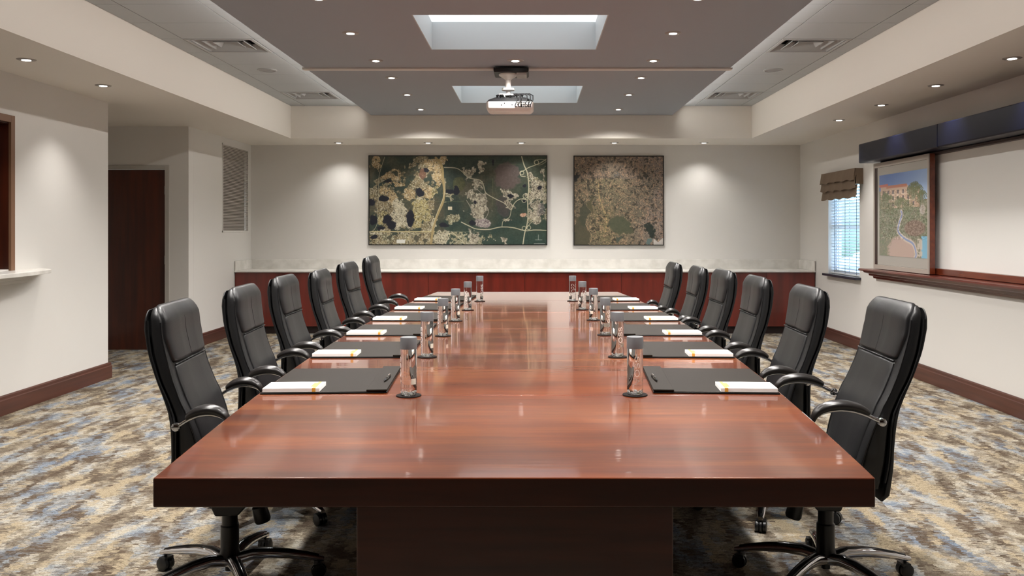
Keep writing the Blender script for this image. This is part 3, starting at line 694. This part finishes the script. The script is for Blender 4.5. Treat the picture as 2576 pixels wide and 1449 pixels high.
for k, (z0, z1, x0) in enumerate(((.0, .155, -.085), (.105, .265, -.098), (.21, .345, -.108))):
    q = MB(); N_ = 28; fr = []; bk = []
    rings = []
    for j in range(N_+1):
        y = -.595+1.19*j/N_; wv = .006*math.sin(j*1.1+k)+.004*math.sin(j*2.3+k*2); zz = z0+.008*math.sin(j*.9+k*1.7)*(k < 2 or 1)
        rings.append([Vector((x0-.016+wv, y, zz)), Vector((x0+.01, y, z1)), Vector((x0+.018, y, z1)), Vector((x0-.002+wv, y, zz+.004))])
    q.rings(rings); q.build('fold', SHADEF, rs_, smooth=50)
q = MB(); q.box(-.1, -.002, -.595, -.585, .16, .3345); q.box(-.1, -.002, .585, .595, .16, .3345); q.box(-.1, -.002, -.595, .595, .335, .347); q.build('shade_board', SHADEF, rs_)

# ------------------------------------------------------------------ projector
pj = empty('projector', (-.205, 8.30, ZC), 'white ceiling projector with black cables hanging under the dark panel', 'projector')
zb = 2.545-ZC
MB().box(-.15, .17, -.12, .2, -.06, -.019).box(-.155, -.13, -.13, .21, -.052, -.019).box(.15, .175, -.13, .21, -.052, -.019).build('mount_plate', BLACKP, pj, bevel=.004)
MB().box(.06, .155, -.1, .1, -.085, -.061).build('junction_box', GREYP, pj, bevel=.003)
MB().lathe([(.09, -.0615), (.088, -.075), (.04, -.105), (.026, -.115), (.026, -.19), (.03, -.195)], 28, Matrix.Translation((-.02, 0, 0))).build('mount_column', WHITEP, pj, smooth=35)
MB().lathe([(.06, -.196), (.06, -.215), (.02, -.225), (.02, -.26)], 24, Matrix.Translation((-.02, 0, 0))).box(-.10, .03, -.1, .12, -.275, -.262).build('mount_bracket', WHITEP, pj, smooth=35)
body = MB()
def rrect(hx, hy_, r, z, n=6):
    p = []
    for cx, cy, a0 in ((hx-r, hy_-r, 0), (-hx+r, hy_-r, 90), (-hx+r, -hy_+r, 180), (hx-r, -hy_+r, 270)):
        for k in range(n+1): a = R(a0+90*k/n); p.append(Vector((cx+r*math.cos(a), cy+r*math.sin(a), z)))
    return p
body.rings([rrect(.195, .135, .03, zb), rrect(.215, .15, .03, zb+.018), rrect(.222, .155, .03, zb+.03), rrect(.222, .155, .03, zb+.082)]).build('case', WHITEP, pj, smooth=40)
MB().rings([rrect(.218, .15, .03, zb+.0825), rrect(.205, .13, .03, zb+.105), rrect(.15, .10, .03, zb+.13)]).build('case_top', BLACKP, pj, smooth=40)
q = MB()
for k in range(14):
    x = rnd.uniform(-.13, .15); q.tube([(x, -.1, zb+.115), (x+rnd.uniform(-.02, .02), -.12+rnd.uniform(0, .03), zb+.14+rnd.uniform(0, .012)), (x*.6+rnd.uniform(-.03, .03), -.06, zb+.16), (-.02+rnd.uniform(-.04, .04), 0, zb+.17)], .009, 8)
for x, x2 in ((.05, .07), (.08, .1), (.11, .09), (.14, .16), (.17, .19), (.19, .215)):
    q.tube([(x, -.158, zb+.03+rnd.random()*.03), (x, -.19, zb+.045), (x2, -.19, zb+.09), (x2, -.14, zb+.14), (x2-.03, -.08, zb+.165), (.0, -.03, zb+.17)], .005, 6)
q.build('cables', BLACKP, pj, smooth=60)
q = MB()
for i in range(9):
    for j in range(3):
        if rnd.random() < .7: cx = .06+i*.016; cz = zb+.035+j*.019; q.box(cx-.0055, cx+.0055, -.163, -.154, cz-.005, cz+.005)
[q.box(.05, .20, -.1565, -.154, zb+.034+j*.019, zb+.036+j*.019) for j in range(3)]; q.box(.05, .0525, -.1565, -.154, zb+.034, zb+.078); q.box(-.10, .045, -.1553, -.154, zb+.045, zb+.047)
for cx, cz in ((-.08, zb+.05), (-.05, zb+.066), (.02, zb+.052)): q.lathe([(.006, 0), (.006, .006)], 12, Matrix.Translation((cx, -.154, cz)) @ Matrix.Rotation(R(90), 4, 'X'))
q.build('ports', BLACKP, pj)
MB().lathe([(.045, 0), (.045, .03), (.035, .035)], 24, Matrix.Translation((.10, .153, zb+.06)) @ Matrix.Rotation(R(-90), 4, 'X')).build('lens', BLACKG, pj, smooth=40)

# ------------------------------------------------------------------ conference table
K = .665/.657
TZ = CAM-.665; TH = .080; TY0 = 2.31*K; TY1 = 9.24*K; TYC = (TY0+TY1)/2; THL = (TY1-TY0)/2; TXC = -.047*K
def thw(y): return K*(.957+.163*(1-((y-TYC)/THL)**2))
tb = empty('conference_table', (TXC, TYC, 0), 'long boat-shaped glossy cherry conference table in the middle of the room', 'table')
nsec = 6
for i in range(nsec):
    ya = TY0+(TY1-TY0)*i/nsec; yb = TY0+(TY1-TY0)*(i+1)/nsec; e = .0006
    ns_ = 10; rt = [(thw(y), y-TYC) for y in np.linspace(ya+e, yb-e, ns_)]; poly = rt+[(-x, y) for x, y in rt[::-1]]
    sct = MB().prism(poly, TZ-TH, TZ, 'z').build('tabletop_section', TABLE, tb, bevel=.0045, seg=3)
    sct.data.materials.append(FASC)  # edge is the same wood; its shade is put in as darker colour
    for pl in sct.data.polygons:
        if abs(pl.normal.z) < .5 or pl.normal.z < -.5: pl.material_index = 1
for (a, b) in ((2.44, 3.7), (5.1, 6.6), (7.9, 9.0)):
    MB().box(-.443, .443, a-TYC, b-TYC, .0, TZ-TH-.001).build('pedestal', FASC, tb, bevel=.004)

# ------------------------------------------------------------------ place settings
padY = [3.475, 4.455, 5.38, 6.26, 7.12, 8.005]
def table_edge(side, y): return TXC+side*thw(y)
def edge_angle(side, y):
    return math.atan2(table_edge(side, y+.6)-table_edge(side, y), .6)
def blotter_proto():
    r = empty('desk_blotter', (0, 0, 0), '', 'desk blotter')         # local: +x towards table centre, origin at near outer corner
    MB().box(0, .508, 0, .61, 0.0005, .006).build('base_sheet', PADE, r, bevel=.0015)
    MB().box(.003, .505, .003, .607, .0062, .0085).build('writing_sheet', PADL, r, bevel=.001)
    MB().box(.425, .508, 0, .61, .0087, .0165).build('top_rail', PADL, r, bevel=.0015)
    return r
def notepad_proto():
    r = empty('notepad', (0, 0, 0), '', 'notepad')
    q = MB()
    for k in range(6): q.box(0+.0004*(k % 2), .228-.0004*(k % 2), .0004*(k % 2), .148, .0025*k, .0025*k+.0024)
    q.build('sheets', PAPER, r)
    MB().box(.198, .212, -.0005, .148, .0002, .0153).box(.186, .212, .03, .12, .01505, .0154).build('orange_band', ORANGE, r)
    return r
def pen_proto():
    r = empty('pen', (0, 0, 0), '', 'pen')
    M_ = Matrix.Rotation(R(-90), 4, 'X')
    MB().lathe([(.001, -.002), (.0045, .012), (.0055, .03), (.0055, .135), (.004, .138)], 14, M_).build('barrel', BLACKG, r, smooth=40)
    MB().box(-.0018, .0018, .09, .132, .0065, .0085).lathe([(.0058, .07), (.0058, .075)], 14, M_).build('clip', METAL, r)
    return r
def bottle_proto():
    r = empty('water_bottle', (0, 0, 0), '', 'water bottle')
    MB().lathe([(.002, 0.0), (.024, 0.0), (.0295, .003), (.0322, .010), (.0325, .02), (.0325, .184)], 48).build('bottle_body', GLASS, r, smooth=50)
    MB().lathe([(.0335, .1845), (.0335, .2285), (.0325, .231), (.003, .2312)], 48).build('cap', CAPG, r, smooth=40)
    # small white shapes standing in for glints of the thick moulded glass base
    q = MB()
    for k in range(16):
        a = k*2.4; rr = .004+.021*((k*7) % 10)/10; c = Vector((rr*math.cos(a), rr*math.sin(a), .008+.003*(k % 3))); s_ = .0042
        q.lathe([(s_*.3, -s_*.6), (s_, 0), (s_*.3, s_*.6)], 6, Matrix.Translation(c) @ Matrix.Rotation(a, 4, 'X'))
    q.build('base_glints', PAPER, r)
    # lettering VOSS reading upwards, wrapped on the glass
    Rr = .0330; q = MB(); lh = .0185; gap = .0
    def stroke(pts, w=.0011):
        for (a0, z0), (a1, z1) in zip(pts[:-1], pts[1:]):
            dx, dz = a1-a0, z1-z0; L_ = math.hypot(dx, dz) or 1e-9; nx, nz = -dz/L_*w, dx/L_*w; ex, ez = dx/L_*w*.5, dz/L_*w*.5
            P4 = [(a0-ex+nx, z0-ez+nz), (a1+ex+nx, z1+ez+nz), (a1+ex-nx, z1+ez-nz), (a0-ex-nx, z0-ez-nz)]
            vs = [(rr*math.sin(a/Rr), -rr*math.cos(a/Rr), z) for rr in (Rr-.0004, Rr+.0003) for a, z in P4]
            q.add(vs, [(0, 1, 2, 3), (7, 6, 5, 4), (0, 4, 5, 1), (1, 5, 6, 2), (2, 6, 7, 3), (3, 7, 4, 0)])
    def place(pts, base, width):     # letter coords: u along the reading direction, v up (cap height 0..1); reading direction = +z, letter up = -a
        stroke([((.5-v)*lh, base+u*width) for u, v in pts])
    arc = lambda cx, cy, rx, ry, a0, a1, n=16: [(cx+rx*math.cos(R(a0+(a1-a0)*k/n)), cy+ry*math.sin(R(a0+(a1-a0)*k/n))) for k in range(n+1)]
    place([(0, 1), (.5, 0), (1, 1)], .045, .024)
    place(arc(.5, .5, .5, .5, 0, 360, 28), .075, .026)
    S_ = arc(.5, .75, .46, .25, 20, 270, 14)+arc(.5, .25, .5, .25, 90, -160, 14)[1:]
    place(S_, .108, .019); place(S_, .134, .019)
    q.build('lettering', LETTER, r)
    q = MB(); a0, a1, z0, z1 = 1.75, 2.45, .045, .068; ring = []
    nn = 8
    for k in range(nn):
        t0 = a0+(a1-a0)*k/nn; t1 = a0+(a1-a0)*(k+1)/nn
        vs = [(rr*math.sin(t), -rr*math.cos(t), z) for rr in (.0326, .0332) for t, z in ((t0, z0), (t1, z0), (t1, z1), (t0, z1))]
        q.add(vs, [(0, 1, 2, 3), (7, 6, 5, 4), (0, 4, 5, 1), (2, 6, 7, 3), (1, 5, 6, 2), (3, 7, 4, 0)])
    q.build('label', LABELM, r)
    return r
def coaster_proto():
    return MB().lathe([(.050, .0005), (.0505, .002), (.0495, .0045), (.002, .0046)], 40).build('coaster', COAST, smooth=40)
PR = {'blot': blotter_proto(), 'note': notepad_proto(), 'pen': pen_proto(), 'bot': bottle_proto(), 'coast': coaster_proto()}
used = set()
def inst(kind, loc, rz, label, cat, group, sx=1):
    o = PR[kind] if kind not in used else copy_tree(PR[kind]); used.add(kind)
    o.location = loc; o.rotation_euler = (0, 0, rz); o.scale = (sx, 1, 1); tag(o, label, cat, group); return o
rank = ['nearest', 'second', 'third', 'fourth', 'fifth', 'farthest']
def who(i, side):
    s_ = 'left' if side < 0 else 'right'
    return ('nearest the camera on the %s side' % s_, 'second from the camera on the %s side' % s_, 'third from the camera on the %s side' % s_, 'third from the far end on the %s side' % s_, 'second from the far end on the %s side' % s_, 'at the far end of the %s side' % s_)[i]
botL = [(-.487, 3.45), (-.54, 4.5), (-.549, 5.39), (-.548, 6.27), (-.523, 7.12), (-.478, 8.0)]
botR = [(.4096, 3.465), (.442, 4.5), (.457, 5.44), (.447, 6.33), (.415, 7.17), (.374, 8.03)]
rotL = [-75, -62, -60, -70, -20, 40]; rotR = [8, 22, 40, -150, 160, 170]
for side, bots, rots in ((-1, botL, rotL), (1, botR, rotR)):
    sn = 'left' if side < 0 else 'right'
    for i, yy in enumerate(padY):
        y = yy*K; x = table_edge(side, y)-side*(.012); ang = edge_angle(side, y)
        rz = -ang if side < 0 else -ang
        inst('blot', (x, y, TZ), rz, 'black leather desk blotter on the table, '+who(i, side), 'desk blotter', 'desk blotters around the table', -side)
        # notepad in the near outer corner of the blotter
        inst('note', (x-side*.008, y+.006, TZ+.0088), rz, 'white notepad with orange band, '+who(i, side), 'notepad', 'white notepads on the blotters', -side)
        if i == 0:
            inst('pen', (x-side*.468, y+.20, TZ+.0222), rz+R(4)*side, 'slim black pen on the nearest blotter of the %s side' % sn, 'pen', 'black pens on the blotters')
        bxx, byy = bots[i][0]*K, bots[i][1]*K
        inst('coast', (bxx, byy, TZ), 0, 'round dark coaster under the bottle '+who(i, side), 'coaster', 'dark coasters under the bottles')
        inst('bot', (bxx, byy, TZ+.0048), R(rots[i]), 'water bottle with grey cap, '+who(i, side), 'water bottle', 'water bottles down the table')

# ------------------------------------------------------------------ chairs
hS = [.37, .40, .536, .577, .672, .743, .812, .884, .977, 1.072, 1.118]
uS = [-.158, -.165, -.158, -.152, -.147, -.151, -.170, -.192, -.219, -.231, -.223]
hB = [.37, .536, .60, .672, .725, .789, .869, .964, 1.048, 1.124]
uB = [-.128, -.133, -.130, -.124, -.127, -.147, -.179, -.203, -.212, -.212]
hF = [.40, .50, .58, .66, .752, .789, .869, .964, 1.032, 1.09, 1.14]
uF = [-.02, -.026, -.038, -.054, -.082, -.099, -.124, -.145, -.157, -.160, -.178]
def chw(h): return interp(h, [.37, .5, .7, .9, 1.05, 1.13], [.205, .235, .257, .25, .24, .235])
def sell(cu, cy, au, ay, z, n=44, e=.42, ex=None):
    p = []
    for k in range(n):
        a = 2*math.pi*k/n; c, s_ = math.cos(a), math.sin(a)
        p.append(Vector((cu+au*math.copysign(abs(c)**e, c), cy+ay*math.copysign(abs(s_)**e, s_), z)))
    return p
def topround(h, h1, r):
    t = (h-(h1-r))/r
    return 0 if t <= 0 else 1-math.sqrt(max(0, 1-min(t, 1)**2))
def chair_proto():
    r = empty('executive_chair', (0, 0, 0), '', 'office chair', 'black leather chairs around the table')
    # rear shell
    q = MB(); rs = []; h0, h1 = .375, 1.134
    for h in list(np.linspace(h0, h1-.04, 22))+[h1-.04+.04*math.sin(R(a)) for a in (20, 40, 60, 75, 86)]:
        a = interp(h, hS, uS); b = interp(h, hB, uB)-.004; tr = topround(h, h1, .04); br = topround(-h, -h0, .03)
        k_ = 1-.9*tr; w_ = chw(h)+.004-.035*tr-.03*br
        rs.append(sell((a+b)/2+.004*tr, 0, max(.004, (b-a)/2*k_*(1-.6*br)), w_, h, 44, .35))
    q.rings(rs); q.build('back_shell', LEATHER, r, smooth=70)
    # back cushion with bolsters
    q = MB(); rs = []; h0, h1 = .43, 1.142
    for h in list(np.linspace(h0, h1-.05, 26))+[h1-.05+.05*math.sin(R(a)) for a in (20, 40, 60, 75, 86)]:
        a = interp(h, hB, uB); b = interp(h, hF, uF); tr = topround(h, h1, .05)
        rs.append(sell((a+b)/2, 0, (b-a)/2*(1-.75*tr), chw(h)-.045*tr, h, 48, .30))
    q.rings(rs); q.build('back_cushion', LEATHER, r, smooth=70)
    # headrest and lumbar panel on the front
    def panel(name, h0, h1, extra, hw_, rt, rb, groove=0, wrap=False):
        q = MB(); rs = []; N_ = 60
        hs = list(h0+rb*(1-math.cos(R(a))) for a in (8, 30, 50, 70, 90))+list(np.linspace(h0+rb, h1-rt, 14))[1:-1]+[h1-rt+rt*math.sin(R(a)) for a in (0, 20, 40, 60, 75, 87)]
        for h in hs:
            tt = topround(h, h1, rt); bb = topround(-h, -h0, rb)
            b = interp(h, hF, uF)+extra*(1-bb)*(1-(.9 if wrap else .2)*tt); a = interp(h, hB, uB)+.035
            if wrap: a = interp(h, hB, uB)+.010+.006*tt; b -= .006*tt
            else: b -= .02*tt
            w_ = hw_ if not callable(hw_) else hw_(h); w_ -= (.045 if wrap else .02)*tt+.008*bb
            ring = []
            for k in range(N_):
                an = 2*math.pi*k/N_; c, s_ = math.cos(an), math.sin(an)
                u = (a+b)/2+(b-a)/2*math.copysign(abs(c)**.38, c); y = w_*math.copysign(abs(s_)**.45, s_)
                if groove and c > .2: u -= groove*(1-tt)*math.exp(-(y/.006)**2)
                ring.append(Vector((u, y, h)))
            rs.append(ring)
        q.rings(rs); return q.build(name, LEATHER, r, smooth=75)
    panel('headrest', .926, 1.148, .020, lambda h: chw(h)-.036+.026*min(1, max(0, (h-.93)/.09)), .055, .018, .007, True)
    panel('lumbar_pad', .50, .922, .011, lambda h: chw(h)-.048, .012, .02, .004)
    # stitched seams
    q = MB(); us = [(interp(.92, hF, uF)+.008, y, .9225) for y in np.linspace(-.212, .212, 15)]
    q.tube(us, .0030, 6); q.build('stitched_seam', PIPE, r, smooth=60)
    q = MB(); q.tube([(interp(h, hF, uF)+.0125-.006*max(0, (h-1.08)/.04), 0, h) for h in np.linspace(.94, 1.105, 12)], .0019, 6); q.build('stitched_seam', PIPE, r, smooth=60)
    # piping along the cushion edges
    for sgn in (-1, 1):
        q = MB()
        q.tube([(interp(h, hF, uF)-.008, sgn*(chw(h)-.002), h) for h in np.linspace(.5, 1.085, 22)], .0035, 6)
        q.build('piping', PIPE, r, smooth=60); q = MB()
        q.tube([(interp(h, hB, uB)-.002, sgn*(chw(h)+.001), h) for h in np.linspace(.46, 1.095, 22)], .0045, 6)
        q.build('piping', PIPE, r, smooth=60)
    # seat
    q = MB(); rs = []
    for h, g_ in ((.425, .03), (.435, .012), (.455, 0), (.49, 0), (.512, .008), (.524, .03), (.529, .07)):
        rs.append(sell(.11, 0, .235-g_, .252-g_, h, 48, .35))
    q.rings(rs); q.build('seat', LEATHER, r, smooth=70)
    # mechanism and column
    q = MB(); q.prism([(-.09, .424), (.12, .424), (.11, .36), (.045, .29), (-.045, .29), (-.08, .37)], -.06, .06, 'y'); q.build('tilt_mechanism', BLACKP, r, bevel=.006)
    q = MB(); M_ = Matrix.Translation((.105, 0, .345)) @ Matrix.Rotation(R(165), 4, 'Y'); q.lathe([(.012, 0), (.012, .03), (.022, .032), (.030, .04), (.033, .095), (.028, .105), (.004, .108)], 20, M_); q.build('tension_knob', BLACKP, r, smooth=40)
    q = MB(); q.lathe([(.043, .10), (.040, .125), (.036, .14), (.036, .235), (.033, .238), (.0305, .24), (.0305, .30)], 28); q.build('gas_column', BLACKP, r, smooth=40)
    q = MB(); q.lathe([(.018, .055), (.018, .078), (.016, .08), (.022, .081), (.024, .105)], 20); q.build('column_foot', BLACKP, r, smooth=40)
    # armrests
    bar = [(-.119, .704), (-.09, .714), (-.045, .731), (.01, .744), (.06, .748), (.105, .746), (.15, .737), (.182, .720), (.198, .685), (.20, .61), (.19, .54), (.165, .48), (.13, .445), (.09, .43)]
    top = [(-.062, .738), (-.03, .752), (.0, .760), (.045, .766), (.085, .766), (.125, .760), (.16, .748), (.182, .730), (.193, .706)]
    for sgn in (-1, 1):
        y = sgn*.305
        sm = smooth_pts(bar, 4)
        pts = [(u, y if h > .52 or u < 0 else y-sgn*(.52-h)*1.0, h) for u, h in sm]
        MB().tube(pts, .0085, 10, 1.3, (0, 1, 0)).build('arm_bar', CHROME, r, smooth=60)
        st = smooth_pts(top, 4); n_ = len(st); rr = []
        for i in range(n_):
            t = i/(n_-1); rr.append(.004+.0155*math.sin(math.pi*min(1, max(0, t*.92+.05)))**.45)
        MB().tube([(u, y, h-.001) for u, h in st], rr, 14, 1.55, (0, 1, 0)).build('arm_pad', LEATHER2, r, smooth=70)
        q = MB(); q.lathe([(.009, -.012), (.015, -.009), (.0175, 0), (.015, .009), (.009, .012)], 18, Matrix.Translation((-.121, y, .704)) @ Matrix.Rotation(R(90), 4, 'X'))
        q.lathe([(.007, 0), (.007, .055)], 12, Matrix.Translation((-.121, y, .704)) @ Matrix.Rotation(R(90*sgn), 4, 'X'))
        q.build('arm_knob', CHROME, r, smooth=40)
    # five-star base
    legang = [6, 78, 150, 222, 294]
    lm = cm = im = None
    lp = [(.030, .098, .028, .022), (.09, .112, .026, .021), (.16, .111, .024, .019), (.23, .102, .022, .017), (.30, .089, .019, .014), (.35, .076, .017, .012), (.372, .071, .012, .009)]
    for a in legang:
        if lm is None:
            q = MB(); rs = []
            for x, z, w_, h_ in lp:
                rs.append([Vector((x, w_*math.copysign(abs(math.cos(t))**.7, math.cos(t)), z+h_*math.copysign(abs(math.sin(t))**.7, math.sin(t)))) for t in [2*math.pi*k/14 for k in range(14)]])
            q.rings(rs); leg = q.build('base_leg', CHROME, r, smooth=60); lm = leg
            q = MB(); rs = []
            for x, z, w_, h_ in lp[:-1]:
                rs.append([Vector((x, y, z+h_+dz)) for y, dz in ((-w_*.66, -.004), (-w_*.5, .002), (0, .0045), (w_*.5, .002), (w_*.66, -.004))])
            q.rings(rs); ins = q.build('leg_insert', BLACKG, leg, smooth=60); im = ins
            q = MB(); q.lathe([(.006, .052), (.006, .07)], 10, Matrix.Translation((.350, 0, 0)))
            T_ = Matrix.Translation((.350, 0, .028)) @ Matrix.Rotation(R(90), 4, 'X')
            for z0, z1 in ((-.027, -.006), (.006, .027)): q.lathe([(.02, z0), (.0275, z0+.004), (.0275, z1-.004), (.02, z1)], 22, T_)
            q.lathe([(.0305, -.005), (.0305, .005)], 22, T_); q.box(.330, .363, -.024, .024, .045, .057)
            cas = q.build('caster', BLACKP, leg, smooth=40, bevel=0)
            leg.rotation_euler = (0, 0, R(a))
        else:
            l2 = copy_tree(lm, r); l2.rotation_euler = (0, 0, R(a))
    return r
UPPER = ('stitched_seam', 'back_shell', 'back_cushion', 'headrest', 'lumbar_pad', 'piping', 'seat', 'tilt_mechanism', 'tension_knob', 'arm_bar', 'arm_pad', 'arm_knob')
ch = chair_proto(); ch_used = False
def chair(x, y, rz, dh, brot, label):
    """dh raises the upper part on its gas column; brot turns the five-star base"""
    global ch_used
    o = ch if not ch_used else copy_tree(ch)
    ch_used = True
    chairs.append((o, x, y, rz, dh, brot, label))
chairs = []
nm = ['nearest the camera', 'second from the camera', 'third from the camera', 'third from the back wall', 'second from the back wall', 'nearest the back wall']
LCH = [(-1.222, 3.53, 6, 0, 0, -2.5, 0), (-1.285, 4.46, 4, 0, 20, 0, 0), (-1.32, 5.32, 2, .005, 45, 0, 0), (-1.295, 6.12, 3, .005, 10, 0, 0), (-1.29, 7.0, -1, .025, 30, 0, 0), (-1.27, 7.92, 0, .045, 55, 0, 0)]
RCH = [(1.195, 3.55, 177, .012, 0, -5.5, -.022), (1.198, 4.46, 178, 0, 25, -2, 0), (1.19, 5.34, 179, 0, 50, 0, 0), (1.175, 6.2, 181, 0, 15, 0, 0), (1.14, 6.97, 180, -.008, 35, 0, 0), (1.095, 7.88, 180, -.01, 60, 0, 0)]
for i, (x, y, a, dh, br, ln, of) in enumerate(LCH): chair(x, y, R(a), dh, (br, ln, of), 'black leather high-back executive chair on the left of the table, '+nm[i])
for i, (x, y, a, dh, br, ln, of) in enumerate(RCH): chair(x, y, R(a), dh, (br+42, ln, of), 'black leather high-back executive chair on the right of the table, '+nm[i])
for o, x, y, rz, dh, br, label in chairs:
    o.location = (x, y, 0); o.rotation_euler = (0, 0, rz); o['label'] = label
    br, ln, of = br
    for c in o.children:
        n_ = c.name.split('.')[0]
        if n_ in UPPER: c.location = (0, 0, dh)
        if n_ in ('stitched_seam', 'back_shell', 'back_cushion', 'headrest', 'lumbar_pad', 'piping') and (ln or of):
            pv = Vector((-.1, 0, .42)); rt = Matrix.Rotation(R(ln), 4, 'Y')
            c.rotation_euler = (0, R(ln), 0); c.location = pv - (rt @ pv) + Vector((of, 0, dh))
        if n_ in ('arm_bar', 'arm_pad'):
            sd = -1 if x < 0 else 1
            ue = min(abs(x)-abs(table_edge(sd, y-.31)), abs(x)-abs(table_edge(sd, y+.31)))
            k_ = min(1, (ue-.014+.121)/(.2115+.121)); c.scale = (k_, 1, 1); c.location = (-.121+.121*k_, 0, dh)
        if n_ == 'base_leg': c.rotation_euler = (0, 0, c.rotation_euler.z+R(br))

# ------------------------------------------------------------------ world, camera, colour
wd = bpy.data.worlds.new('outdoors'); sc.world = wd; wd.use_nodes = True; nt = wd.node_tree
bg = nt.nodes['Background']; skt = nt.nodes.new('ShaderNodeTexSky'); skt.sky_type = 'NISHITA'; skt.sun_elevation = R(50); skt.sun_rotation = R(250); skt.sun_disc = False
nt.links.new(skt.outputs[0], bg.inputs['Color']); bg.inputs['Strength'].default_value = 1.6
cam = bpy.data.cameras.new('camera'); co = bpy.data.objects.new('camera', cam); C.objects.link(co); sc.camera = co
co.location = (0, 0, CAM); co.rotation_euler = (R(90), 0, 0)
cam.sensor_width = 36; cam.lens = 36*2195/2576; cam.shift_x = -50/2576; cam.shift_y = -146.5/2576; cam.clip_start = .05
vs = sc.view_settings; vs.view_transform = 'Standard'; vs.look = 'None'; vs.gamma = 1; vs.use_curve_mapping = False; vs.exposure = 0.46
